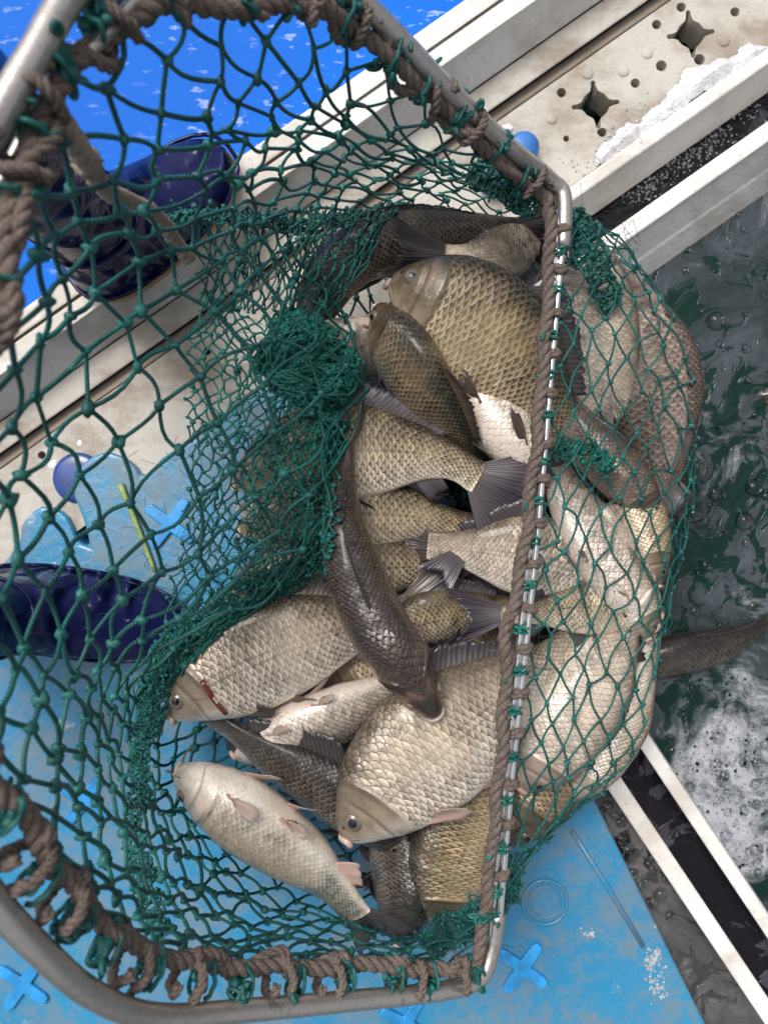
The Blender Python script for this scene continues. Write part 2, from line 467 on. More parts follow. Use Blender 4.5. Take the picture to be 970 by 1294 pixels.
def mat_tank():
    nt = NT('blue_tank_liner')
    p = nt.pos()
    fv = vec_scale(nt, p, 34, 90, 40, -math.radians(12))
    fl = nt.M('MULTIPLY', nt.sstep(nt.noise(1.0, 3, .6, fv), .60, .68), nt.sstep(nt.noise(7, 2), .35, .55))
    dots = nt.sstep(nt.noise(170, 2), .72, .78)
    base = nt.mix(nt.noise(2.5, 3), (.0, .085, .46), (.001, .155, .66))
    c = nt.mix(nt.M('MULTIPLY', nt.M('MAXIMUM', fl, dots), .38), base, (.62, .7, .82))
    nt.set(base=c, rough=.6, spec=.15)
    nt.bump(nt.noise(14, 3), .006, .2)
    return nt.m
M_TANK = mat_tank()

def mat_water(name, foam_lo, foam_hi, deep=(.004, .016, .013), film=(.038, .044, .052), foamc=(.40, .41, .45), heap=(), deep2=(.005, .032, .026)):
    nt = NT(name)
    p = nt.pos()
    warp = nt.new('ShaderNodeTexNoise'); warp.inputs['Scale'].default_value = 5; warp.inputs['Detail'].default_value = 3
    nt.link(p, warp.inputs['Vector'])
    va = nt.new('ShaderNodeVectorMath', operation='MULTIPLY_ADD')
    nt.link(warp.outputs['Color'], va.inputs[0]); va.inputs[1].default_value = (.2, .2, .0); nt.link(p, va.inputs[2])
    w = va.outputs[0]
    big = nt.noise(5.2, 5, .58, w)
    swirl = nt.noise(17, 4, .62, w, dist=1.5)
    filmm = nt.sstep(nt.M('ADD', nt.M('MULTIPLY', big, .55), nt.M('MULTIPLY', swirl, .45)), foam_lo, foam_lo + .03)
    fm = nt.M('ADD', nt.M('MULTIPLY', nt.noise(4.3, 4, .55, w), .7), nt.M('MULTIPLY', nt.noise(38, 6, .72, w), .3))
    for hx, hy, rad, amp in heap:      # soap foam gathered against the rail and drifting off the bag
        vd = nt.new('ShaderNodeVectorMath', operation='DISTANCE'); nt.link(p, vd.inputs[0]); vd.inputs[1].default_value = tuple(PZ(hx, hy, -.06))
        fm = nt.M('ADD', fm, nt.M('MULTIPLY', nt.sstep(vd.outputs['Value'], rad, rad * .1), amp))
    foam = nt.sstep(fm, foam_hi - .03, foam_hi + .11)
    v1 = nt.voro(60); v2 = nt.voro(150); v3 = nt.voro(380)
    gaps = nt.M('MULTIPLY', nt.sstep(v1, .10, .2), nt.M('MULTIPLY', nt.sstep(v2, .08, .24), nt.M('ADD', .55, nt.M('MULTIPLY', nt.sstep(v3, .1, .35), .45))))
    foam2 = nt.M('MULTIPLY', foam, gaps)
    haze = nt.M('MULTIPLY', nt.sstep(nt.noise(8, 6, .7, w), .42, .72), nt.M('ADD', .4, nt.M('MULTIPLY', nt.sstep(v3, .1, .4), .6)))
    c = nt.mix(nt.M('MULTIPLY', nt.noise(8, 3), .8), deep, deep2)
    c = nt.mix(nt.M('MULTIPLY', filmm, nt.M('ADD', .25, nt.M('MULTIPLY', nt.noise(40, 5, .7), .7))), c, film)
    c = nt.mix(nt.M('MULTIPLY', haze, nt.M('MULTIPLY', filmm, .75)), c, tuple(2.3 * x for x in film))
    c = nt.mix(foam2, c, foamc)
    nt.set(base=c, rough=nt.M('ADD', .05, nt.M('MULTIPLY', foam, .45)), spec=.5, ior=1.33)
    b1 = nt.bump(nt.noise(11, 4, .6, w), .03, .4)
    nt.bump(nt.M('ADD', nt.M('MULTIPLY', foam2, 1.0), nt.M('MULTIPLY', filmm, .25)), .004, .6, b1)
    return nt.m
M_WATER = mat_water('water_foamy', .497, .60, heap=((950, 1010, .26, .19), (985, 560, .22, .05), (900, 440, .09, .07), (980, 740, .12, .05)))
M_WATERD = mat_water('channel_water', .535, .74, deep=(.007, .006, .009), film=(.06, .056, .07), foamc=(.4, .4, .42), deep2=(.012, .010, .015))
M_WATERW = mat_water('wet_floor', .46, .60, deep=(.045, .042, .041), film=(.10, .096, .096), foamc=(.2, .2, .2), deep2=(.06, .056, .055))

def foam_material():
    nt = NT('soap_foam')
    h = nt.voro(260)
    c = nt.mix(nt.sstep(h, .05, .3), (.42, .43, .48), (.64, .64, .68))
    nt.set(base=c, rough=.35, sss=.15, spec=.4, coat=.2)
    nt.b.inputs['Subsurface Radius'].default_value = (.01, .01, .01)
    nt.bump(nt.M('ADD', h, nt.noise(90)), .003, .6)
    return nt.m
M_FOAM = foam_material()
def bubble_material():
    nt = NT('bubble_film')
    nt.set(base=(.9, .93, .95), rough=.02, trans=1.0, ior=1.3, spec=.6)
    return nt.m
M_BUB = bubble_material()

# --- open water to the horizon
def plane(name, pts, mat, parent=None):
    mb = MB(); mb.add(pts, np.array([list(range(len(pts)))])); return mb.build(name, mat, parent, False)
WZ = -.06
water = plane('water', [(-150, -150, WZ), (150, -150, WZ), (150, 150, WZ), (-150, 150, WZ)], M_WATER)
tag(water, kind='structure')

# --- bright blue tank beyond the white beam
tk = [sheet_point(BD, BN, n, t, -.03) for n, t in ((345, -2600), (345, 3200), (-2600, 3200), (-2600, -2600))]
tank = plane('tank_floor', tk, M_TANK)
tag(tank, kind='structure')

# --- the white and beige beam
beam = empty('pontoon_beam', tuple(sheet_point(BD, BN, 540, 200, -.2)))
tag(beam, 'long dirty white and beige plastic pontoon beam with raised rails and perforated plank', 'beam')
T0, T1 = -1900, 2400
def rail(name, prof, mat, D=BD, N=BN, t0=T0, t1=T1, parent=beam, bev=.003):
    mb = MB(); strip(mb, D, N, prof, t0, t1)
    o = mb.build(name, mat, parent, False); bevel_obj(o, bev); return o
rail('outer_rail', [(337, -.2), (337, .060), (362, .060), (362, -.2)], M_WHITE)
rail('cap_rail', [(362.8, -.2), (362.8, .048), (366, .048), (366, .064), (389, .064), (392, .054), (436, .001), (437, -.2)], M_WHITE)
rail('ledge', [(437.5, -.2), (437.5, .003), (470, .003), (472, -.2)], M_BEIGE)
rail('groove', [(471.5, -.2), (471.5, -.010), (486, -.010), (486, -.2)], M_BROWN)
# perforated plank: outline with cross-shaped and round holes, real depth below
def plank_with_holes():
    bm = bmesh.new()
    def loop(pts):
        vs = [bm.verts.new(p) for p in pts]
        return [bm.edges.new((vs[i], vs[(i + 1) % len(vs)])) for i in range(len(vs))], vs
    z = .001
    edges, _ = loop([sheet_point(BD, BN, n, t, z) for n, t in ((486.5, T0), (486.5, T1), (606, T1), (606, T0))])
    holes = []
    def hole(px, py, shape, r, rot=0.0):
        c = PZ(px, py, z); s = r / F * H
        pts = []
        for k in range(len(shape)):
            a, rr = shape[k]
            a += rot
            pts.append((c[0] + math.cos(a) * rr * s, c[1] + math.sin(a) * rr * s, z))
        e, vs = loop(pts); edges.extend(e); holes.append(vs)
    star = []
    for k in range(4):
        b = k * math.pi / 2
        for da, rr in ((-.13, .82), (-.10, 1.0), (0, 1.06), (.10, 1.0), (.13, .82), (.28, .62), (math.pi / 4, .60), (math.pi / 2 - .28, .62)):
            star.append((b + da, rr))
    circ = [(k * math.pi / 7, 1.0) for k in range(14)]
    tt = 0.12
    for px, py in ((752, 132), (872, 43), (992, -45)):
        hole(px, py, star, 29, tt)
    for px, py, r in ((709, 117, 6), (829, 31, 6), (860, 9, 6), (835, 83, 7), (802, 105, 6), (883, 75, 7), (928, 15, 6), (760, 167, 6),
                      (715, 175, 4), (53, 545 + 30, 5), (262, 444, 5), (300, 470, 5)):
        hole(px, py, circ, r)
    bmesh.ops.triangle_fill(bm, edges=edges, use_beauty=True)
    for f in bm.faces:
        f.normal_update()
        if f.normal.z < 0: f.normal_flip()
    for vs in holes:                      # walls of the holes
        lo = [bm.verts.new((v.co.x, v.co.y, -.045)) for v in vs]
        n = len(vs)
        for i in range(n):
            bm.faces.new((vs[i], vs[(i + 1) % n], lo[(i + 1) % n], lo[i]))
    me = bpy.data.meshes.new('perforated_plank'); bm.to_mesh(me); bm.free()
    me.materials.append(M_BEIGE)
    o = bpy.data.objects.new('perforated_plank', me); COL.objects.link(o)
    o.parent = beam; o.matrix_parent_inverse = Matrix.Translation(-beam.location)
    return o
plank_with_holes()
# raised studs on the plank
def dome(mb, c, r, h, seg=14):
    v = []; f = []
    for i, (rr, hh) in enumerate(((1, 0), (.92, .6), (.6, .9), (.02, 1.0))):
        for k in range(seg):
            a = 2 * math.pi * k / seg
            v.append((c[0] + math.cos(a) * r * rr, c[1] + math.sin(a) * r * rr, c[2] + h * hh))
    for i in range(3):
        for k in range(seg):
            f.append([i * seg + k, i * seg + (k + 1) % seg, (i + 1) * seg + (k + 1) % seg, (i + 1) * seg + k])
    mb.add(v, np.array(f))
for px, py in ((787, 90), (914, 52), (742, 93), (817, 67), (697, 150)):
    mb = MB(); dome(mb, PZ(px, py, .001), .0085, .0025); mb.build('stud', M_BEIGE, beam)
rail('inner_rail', [(606.5, -.2), (606.5, .046), (623, .046), (652, -.032), (653, -.2)], M_WHITE, t0=60)
rail('edge_rail', [(682, -.2), (682, .018), (703, .020), (706, .012), (730, -.024), (734, -.028), (764, -.075), (764, -.2)], M_WHITE, t0=30)
chan = plane('channel_water', [sheet_point(BD, BN, n, t, -.045) for n, t in ((645, 40), (645, T1), (690, T1), (690, 40))], M_WATERD)
tag(chan, kind='structure')

# --- rails at the lower right
er = empty('rail_walkway', tuple(sheet_point(ED, EN, 100, 1500, -.2)))
tag(er, 'pair of narrow white rails with a dark wet gutter between them, beside the blue deck', 'rails')
rail('rail', [(85, -.2), (85, .030), (107, .030), (107, -.2)], M_WHITE, ED, EN, 900, 3600, er)
rail('rail', [(148, -.2), (148, .030), (166, .030), (169, -.2)], M_WHITE, ED, EN, 900, 3600, er)
plane_g = plane('gutter_water', [sheet_point(ED, EN, n, t, -.022) for n, t in ((100, 900), (100, 3600), (156, 3600), (156, 900))], M_WATERD)
tag(plane_g, kind='structure')
wf = plane('wet_floor', [sheet_point(ED, EN, n, t, -.035) for n, t in ((-60, 900), (-60, 3600), (90, 3600), (90, 900))], M_WATERW)
tag(wf, kind='structure')

# --- blue pontoon deck with scalloped connector edge
def poly_slab(name, pts, z, thick, mat, parent=None, bev=.006):
    bm = bmesh.new()
    vs = [bm.verts.new(PZ(x, y, z)) for x, y in pts]
    f = bm.faces.new(vs); f.normal_update()
    if f.normal.z < 0: f.normal_flip()
    r = bmesh.ops.extrude_face_region(bm, geom=[f])
    low = [g for g in r['geom'] if isinstance(g, bmesh.types.BMVert)]
    for v in low: v.co.z -= thick
    bmesh.ops.recalc_face_normals(bm, faces=bm.faces[:])
    me = bpy.data.meshes.new(name); bm.to_mesh(me); bm.free(); me.materials.append(mat)
    o = bpy.data.objects.new(name, me); COL.objects.link(o)
    if parent is not None:
        o.parent = parent
        o.matrix_parent_inverse = Matrix.Translation(-Vector(parent.location)) if parent.type == 'EMPTY' else Matrix.Identity(4)
    bevel_obj(o, bev, 3)
    return o
sc_ = catmull(np.array([(-60, 830), (-10, 730), (22, 690), (27, 662), (52, 640), (82, 650), (98, 682), (112, 690), (104, 655), (92, 622), (100, 590), (132, 571),
                        (165, 583), (180, 602), (190, 596), (204, 578), (232, 562), (262, 542), (300, 512), (350, 478), (400, 444), (462, 402), (485, 470)], float), 76)
deck_pts = [(-700, 1260)] + [tuple(p) for p in sc_] + [(894, 1300), (1250, 1910), (-700, 1910)]
DZ = .012
deck = poly_slab('pontoon_deck', deck_pts, DZ, .3, M_BLUE, bev=.011)
tag(deck, kind='structure')
def cross(px, py, r, rot):
    """raised anti-slip cross: four rounded arms"""
    pts = []
    for k in range(4):
        b = rot + k * math.pi / 2
        for a, rr in ((-.22, .88), (-.14, 1.0), (.0, 1.04), (.14, 1.0), (.22, .88), (math.pi / 4, .30)):
            pts.append((px + math.cos(b + a) * rr * r, py + math.sin(b + a) * rr * r))
    return poly_slab('raised_cross', pts, DZ + .006, .012, M_CROSS, deck, .002)
for px, py, rt in ((660, 1225, .62), (513, 1296, .5), (28, 1246, .6), (104, 1014, .62), (214, 662, .64)):
    cross(px, py, 36, rt)
# moulded ring and edge ridge
mb = MB()
c = PZ(688, 1140, DZ); a = np.linspace(0, 2 * np.pi, 48, endpoint=False)
tube(mb, np.stack([c[0] + .031 * np.cos(a), c[1] + .031 * np.sin(a), np.full(48, DZ + .0005)], -1), .0028, 8, closed=True)
tube(mb, np.stack([c[0] + .022 * np.cos(a), c[1] + .022 * np.sin(a), np.full(48, DZ)], -1), .002, 8, closed=True)
mb.build('moulded_ring', M_BLUE, deck)
mb = MB()
tube(mb, np.array([PZ(722, 1050, DZ), PZ(768, 1122, DZ), PZ(812, 1196, DZ)]), .0035, 8)
mb.build('edge_ridge', M_BLUE, deck)
# connector caps
def cap(name, label, px, py, z, r, h, mat, pins):
    e = empty(name, tuple(PZ(px, py, z)))
    mb = MB()
    prof = [(0.02, 1.0), (.55, .98), (.8, .9), (.94, .7), (1, .4), (1, -.6), (.9, -1.0)]
    a = np.linspace(0, 2 * np.pi, 28, endpoint=False)
    c = PZ(px, py, z)
    v = np.array([[(c[0] + r * q * math.cos(t), c[1] + r * q * math.sin(t), c[2] + h * zz) for t in a] for q, zz in prof])
    K = len(prof)
    i, j = np.meshgrid(np.arange(K - 1), np.arange(28), indexing='ij')
    f = np.stack([i * 28 + j, (i + 1) * 28 + j, (i + 1) * 28 + (j + 1) % 28, i * 28 + (j + 1) % 28], -1).reshape(-1, 4)
    mb.add(v, f); mb.build('cap', mat, e)
    for qx, qy, rr in pins:
        mb = MB(); p = PZ(qx, qy, z - .004)
        blobs(mb, np.array([p]), np.array([rr / F * H]), 2, .12); mb.build('pin', M_PIN, e)
    tag(e, label, 'connector')
    return e
cap('connector_cap', 'dark blue connector cap with white pins under the edge of the blue deck', 100, 604, .0, .036, .008, M_LUGD, ((70, 588, 8), (103, 561, 6), (86, 580, 5)))
cap('connector_cap', 'bright blue round cap with one white pin on the beige plank', 660, 190, .018, .022, .018, M_CAP, ((641, 164, 7),))
cap('connector_cap', 'bright blue round cap behind the netting on the beige plank', 625, 222, .016, .024, .016, M_CAP, ())

# --- thick white foam lying on the perforated plank
def foam_patch(name, label, outline, z, hmax, cell=.0035, seed=3.0, lace=.3):
    pl = np.array([PZ(x, y, z)[:2] for x, y in outline])
    lo, hi = pl.min(0) - .03, pl.max(0) + .03
    xs = np.arange(lo[0], hi[0], cell); ys = np.arange(lo[1], hi[1], cell)
    X, Y = np.meshgrid(xs, ys, indexing='ij')
    pts = np.stack([X.ravel(), Y.ravel()], -1)
    inside = np.zeros(len(pts), bool); dist = np.full(len(pts), 9.0)
    n = len(pl)
    for i in range(n):
        a, b = pl[i], pl[(i + 1) % n]
        cond = ((a[1] > pts[:, 1]) != (b[1] > pts[:, 1])) & (pts[:, 0] < (b[0] - a[0]) * (pts[:, 1] - a[1]) / (b[1] - a[1] + 1e-12) + a[0])
        inside ^= cond
        ab = b - a; t = np.clip(((pts - a) @ ab) / (ab @ ab), 0, 1)
        dist = np.minimum(dist, np.linalg.norm(pts - (a + t[:, None] * ab), axis=1))
    sd = np.where(inside, dist, -dist)
    p3 = np.concatenate([pts, np.zeros((len(pts), 1))], 1)
    n1 = fbm(p3, 14, seed, 4); n2 = fbm(p3, 45, seed + 5, 2)
    s = sd + .022 * n1 + .005 * n2
    h = np.where(s > 0, .0006 + hmax * np.clip(1 - np.exp(-(s / .024) ** 1.3), 0, 1) * (1 + .35 * n1 + .10 * n2), -1)
    Hh = h.reshape(X.shape)
    ok = Hh > 0
    idx = np.arange(X.size).reshape(X.shape)
    q = ok[:-1, :-1] & ok[1:, :-1] & ok[1:, 1:] & ok[:-1, 1:]
    f = np.stack([idx[:-1, :-1], idx[1:, :-1], idx[1:, 1:], idx[:-1, 1:]], -1)[q]
    v = np.stack([X, Y, z + np.maximum(Hh, -.002)], -1).reshape(-1, 3)
    used = np.unique(f); rem = np.full(X.size, -1); rem[used] = np.arange(len(used))
    mb = MB(); mb.add(v[used], rem[f]); o = mb.build(name, M_FOAM)
    tag(o, label, 'foam', kind='stuff'); return o
foam_patch('foam', 'thick white soap foam piled on the perforated plank against the inner rail',
           [(735, 228), (752, 196), (776, 170), (800, 152), (822, 128), (850, 112), (866, 92), (900, 76), (940, 62), (1000, 52), (1090, 0), (1090, -10), (985, 60)], .002, .024, .0022)
# --- bubbles on the water
def bubbles():
    mb = MB()
    seg = 12
    cl = [(885, 440, 30, 14), (930, 520, 45, 10), (900, 640, 40, 9), (930, 690, 30, 7), (885, 730, 30, 9), (905, 950, 40, 22), (950, 1010, 40, 26), (930, 880, 40, 12),
          (880, 970, 25, 10), (960, 620, 20, 6), (930, 300, 40, 8), (955, 1080, 18, 16), (945, 600, 40, 40), (940, 980, 45, 60), (860, 600, 20, 4), (945, 770, 20, 6), (960, 900, 20, 10)]
    for x, y, sp, n in cl:
        for _ in range(n):
            r = abs(random.gauss(0, 1)) * 3.2 + 1.6
            if random.random() < .12: r *= 2.0
            dome_b(mb, PZ(x + random.gauss(0, sp), y + random.gauss(0, sp), WZ), min(r, 12) / F * (H - WZ), seg)
    return mb
def dome_b(mb, c, r, seg=12, flat=.8):
    v = []; f = []
    ring = [(math.cos(t), math.sin(t)) for t in np.linspace(0, math.pi / 2 * .97, 5)]
    for rr, hh in ring:
        for k in range(seg):
            a = 2 * math.pi * k / seg
            v.append((c[0] + math.cos(a) * r * rr, c[1] + math.sin(a) * r * rr, c[2] - .0005 + r * flat * hh))
    for i in range(4):
        for k in range(seg):
            f.append([i * seg + k, i * seg + (k + 1) % seg, (i + 1) * seg + (k + 1) % seg, (i + 1) * seg + k])
    mb.add(v, np.array(f))
def froth(label, z, spots, n, rmax):
    mb = MB()
    for x, y, sx, sy in spots:
        for _ in range(n):
            r = random.uniform(.25, 1) ** 2 * rmax
            dome_b(mb, PZ(x + random.gauss(0, sx), y + random.gauss(0, sy), z), r / F * H, 8, .45)
    o = mb.build('froth', M_FROTH); tag(o, label, 'froth', kind='stuff'); return o
M_FROTH = mat_plain('froth_film', (.33, .345, .36), .2, coat=.3, var=.45, scale=200)
froth('patch of small froth bubbles drying on the blue deck near the wet floor', DZ, ((826, 1225, 6, 16), (832, 1250, 6, 8), (822, 1212, 5, 6)), 90, 2.6)
froth('tiny froth patch on the blue deck beside the moulded ring', DZ, ((742, 1180, 6, 5),), 60, 2.6)
froth('lacy froth along the lower edge of the foam on the perforated plank', .002, [(735 + 22 * q, 214 - 13.5 * q, 13, 9) for q in range(8)] + [(770, 176, 14, 12), (805, 140, 12, 10)], 26, 2.4)
froth('grey froth floating in the narrow channel beside the inner rail', -.044, [(800 + 14 * q, 246 - 10 * q, 10, 8) for q in range(9)] + [(940, 140, 14, 8)], 60, 2.0)
bo = bubbles().build('bubbles', M_BUB)
tag(bo, 'soap bubbles floating on the dark foamy water', 'bubbles', kind='stuff')
mb = MB()
for _ in range(70):
    t = abs(random.gauss(0, 1)); x = 765 + random.gauss(0, 16) + 40 * t; y = 1030 + random.gauss(0, 18) + 60 * t
    dome_b(mb, PZ(x, y, -.035), random.choice((3, 4, 5, 7, 9)) / F * H)
bo = mb.build('bubbles', M_BUB)
tag(bo, 'soap bubbles on the wet grey floor between blue deck and white rail', 'bubbles', kind='stuff')

# ------------------------------------------------------------------ rubber boots
def mat_boot():
    nt = NT('navy_rubber')
    n1 = nt.noise(18, 5)
    c = nt.mix(n1, (.003, .006, .040), (.010, .013, .080))
    c = nt.mix(nt.M('MULTIPLY', nt.sstep(nt.noise(48, 6, .78), .60, .70), .75), c, (.30, .27, .34))
    nt.set(base=c, rough=nt.M('ADD', .12, nt.M('MULTIPLY', n1, .25)), coat=.0, spec=.25)
    b0 = nt.bump(nt.noise(22, 4), .006, .45)
    wr_ = nt.new('ShaderNodeTexWave'); wr_.inputs['Scale'].default_value = 7; wr_.inputs['Distortion'].default_value = 9; wr_.inputs['Detail'].default_value = 3
    nt.link(nt.pos(), wr_.inputs['Vector'])
    nt.bump(nt.M('MULTIPLY', wr_.outputs['Fac'], nt.sstep(nt.noise(9, 2), .38, .6)), .03, .8, b0)
    return nt.m
M_BOOT = mat_boot()
M_SOLE = mat_plain('tan_sole', (.42, .24, .085), .55, scale=50, bumpd=.001)
M_INNER = mat_plain('boot_lining', (.03, .03, .04), .9)

def boot(label, heel_px, toe_px, z0, hgt=.33, wide=1.12):
    a = PZ(*heel_px, z0); b = PZ(*toe_px, z0)
    fx = norm(b - a); fx[2] = 0; L = np.linalg.norm(b - a); fy = np.array([-fx[1], fx[0], 0])
    root = empty('rubber_boot', tuple((a + b) / 2))
    def ring(cx, cz, rx, ry, tilt=0.0, n=28, pw=2.4):
        t = np.linspace(0, 2 * np.pi, n, endpoint=False)
        c, s = np.cos(t), np.sin(t)
        x = np.sign(c) * np.abs(c) ** (2 / pw) * rx; y = np.sign(s) * np.abs(s) ** (2 / pw) * ry * wide
        return a + fx * (cx + x)[:, None] + fy * y[:, None] + np.array([0, 0, 1.0]) * (cz + tilt * x)[:, None]
    def loft(rings):
        K, n = len(rings), len(rings[0])
        i, j = np.meshgrid(np.arange(K - 1), np.arange(n), indexing='ij')
        f = np.stack([i * n + j, i * n + (j + 1) % n, (i + 1) * n + (j + 1) % n, (i + 1) * n + j], -1).reshape(-1, 4)
        return np.concatenate(rings), f
    mb = MB()
    # foot and shaft as one loft from the sole upwards: long oval low down, round shaft above
    R = [ring(L * .5, .012, L * .50, .050), ring(L * .5, .028, L * .505, .053), ring(L * .48, .05, L * .48, .051, -.10), ring(L * .43, .072, L * .41, .047, -.20),
         ring(L * .35, .095, L * .31, .045, -.22), ring(L * .28, .120, L * .235, .045, -.16), ring(L * .25, .15, L * .205, .047, -.06),
         ring(L * .24, .20, L * .20, .052), ring(L * .24, .27, L * .21, .057), ring(L * .24, hgt, L * .215, .061),
         ring(L * .24, hgt + .004, L * .205, .058), ring(L * .24, hgt - .02, L * .195, .055), ring(L * .25, .12, L * .16, .038)]
    v, f = loft(R); mb.add(v, f)
    o = mb.build('upper', M_BOOT, root)
    s = o.modifiers.new('sub', 'SUBSURF'); s.levels = 1; s.render_levels = 2
    mb = MB()
    v, f = loft([ring(L * .5, .0, L * .47, .046), ring(L * .5, .0, L * .497, .0495), ring(L * .5, .014, L * .503, .0515), ring(L * .5, .019, L * .49, .05)])
    mb.add(v, f); mb.build('sole', M_SOLE, root)
    mb = MB(); p = ring(L * .24, hgt - .012, L * .219, .0625)
    tube(mb, p, .004, 8, closed=True); mb.build('top_band', M_BOOT, root)
    mb = MB(); tube(mb, ring(L * .5, .030, L * .512, .0545), .0028, 8, closed=True); mb.build('foxing_band', M_BOOT, root)
    mb = MB(); tube(mb, ring(L * .265, .135, L * .222, .0475, -.11), .0022, 8, closed=True); mb.build('ankle_seam', M_BOOT, root)
    tag(root, label, 'boot')
    return root
boot('dark navy rubber boot with tan sole standing across the white beam rails', (112, 372), (292, 200), .064, .5)
boot('shiny navy rubber boot standing on the blue deck near the connector lugs', (-40, 752), (240, 790), DZ, .36, 1.12)

# old rope end lying over the boot on the beam, reed stem on the deck
def rope_strands(mb, path, r, pitch, strands=3, sides=8, fuzz=0.0):
    t, n, b = frames(path)
    L = np.concatenate([[0], np.cumsum(np.linalg.norm(np.diff(path, axis=0), axis=1))])
    for k in range(strands):
        ph = 2 * np.pi * (L / pitch + k / strands)
        wob = 1 + .12 * np.sin(L * 37 + k * 2.1)
        q = path + (n * np.cos(ph)[:, None] + b * np.sin(ph)[:, None]) * (r * .52 * wob)[:, None]
        tube(mb, q, r * .58, sides)

def mat_rope(name, lo, hi):
    nt = NT(name)
    st = nt.noise(700, 3, .7); big = nt.noise(45, 4)
    c = nt.mix(big, lo, hi)
    c = nt.mix(nt.sstep(st, .35, .75), nt.mix(.55, c, (.03, .022, .02)), nt.mix(.35, c, (.5, .42, .36)))
    nt.set(base=c, rough=.75, spec=.25)
    nt.bump(nt.M('ADD', st, big), .002, .7)
    return nt.m
M_ROPE = mat_rope('brown_rope_fibre', (.085, .062, .054), (.23, .175, .145))
M_ROPET = mat_rope('tan_rope_fibre', (.36, .27, .20), (.62, .50, .38))
mb = MB(); tube(mb, catmull(np.array([PZ(152, 612, DZ + .005), PZ(170, 655, DZ + .005), PZ(196, 722, DZ + .004)]), 12), np.linspace(.0045, .003, 12), 6)
k = mb.build('reed_stem', mat_plain('reed_green', (.26, .36, .12), .5, scale=80)); tag(k, 'pale green reed stem lying on the blue deck beside the boot', 'reed')

exec_fish = True
# ------------------------------------------------------------------ fish
PR_S = np.array([0, .012, .035, .08, .15, .22, .3, .4, .5, .6, .7, .8, .88, .95, 1.0])
PROFILES = {   # top, bottom (fractions of body height), half width (fraction of body width)
    'crucian': ([.0, .07, .14, .235, .36, .455, .52, .55, .535, .475, .37, .255, .195, .175, .185],
                [.0, .06, .12, .20, .30, .375, .43, .45, .44, .39, .30, .205, .155, .145, .155],
                [.0, .22, .40, .64, .86, .97, 1.0, 1.0, .95, .84, .66, .46, .31, .19, .12]),
    'carp':    ([.0, .10, .17, .26, .37, .445, .49, .51, .50, .465, .40, .31, .255, .235, .245],
                [.0, .10, .16, .25, .35, .43, .48, .49, .47, .42, .34, .26, .215, .20, .21],
                [.0, .24, .38, .56, .76, .90, .98, 1.0, .96, .87, .73, .55, .40, .26, .17]),
    'long':    ([.0, .13, .22, .32, .42, .475, .50, .51, .50, .465, .40, .31, .255, .235, .245],
                [.0, .12, .20, .30, .40, .46, .49, .49, .47, .42, .34, .26, .215, .20, .21],
                [.0, .36, .56, .78, .95, 1.0, 1.0, .99, .95, .86, .72, .54, .40, .26, .17]),
}
def prof(kind, s):
    T, B, W = (np.array(x) for x in PROFILES[kind])
    g = np.linspace(0, 1, 400) ** 1.6
    def sm(y):
        a = np.interp(g, PR_S, y)
        kz = np.hanning(15); kz /= kz.sum()
        ap = np.concatenate([[-x for x in a[7:0:-1]], a, [a[-1]] * 7])
        return np.convolve(ap, kz, 'valid')
    return tuple(np.interp(s, g, sm(y)) for y in (T, B, W))

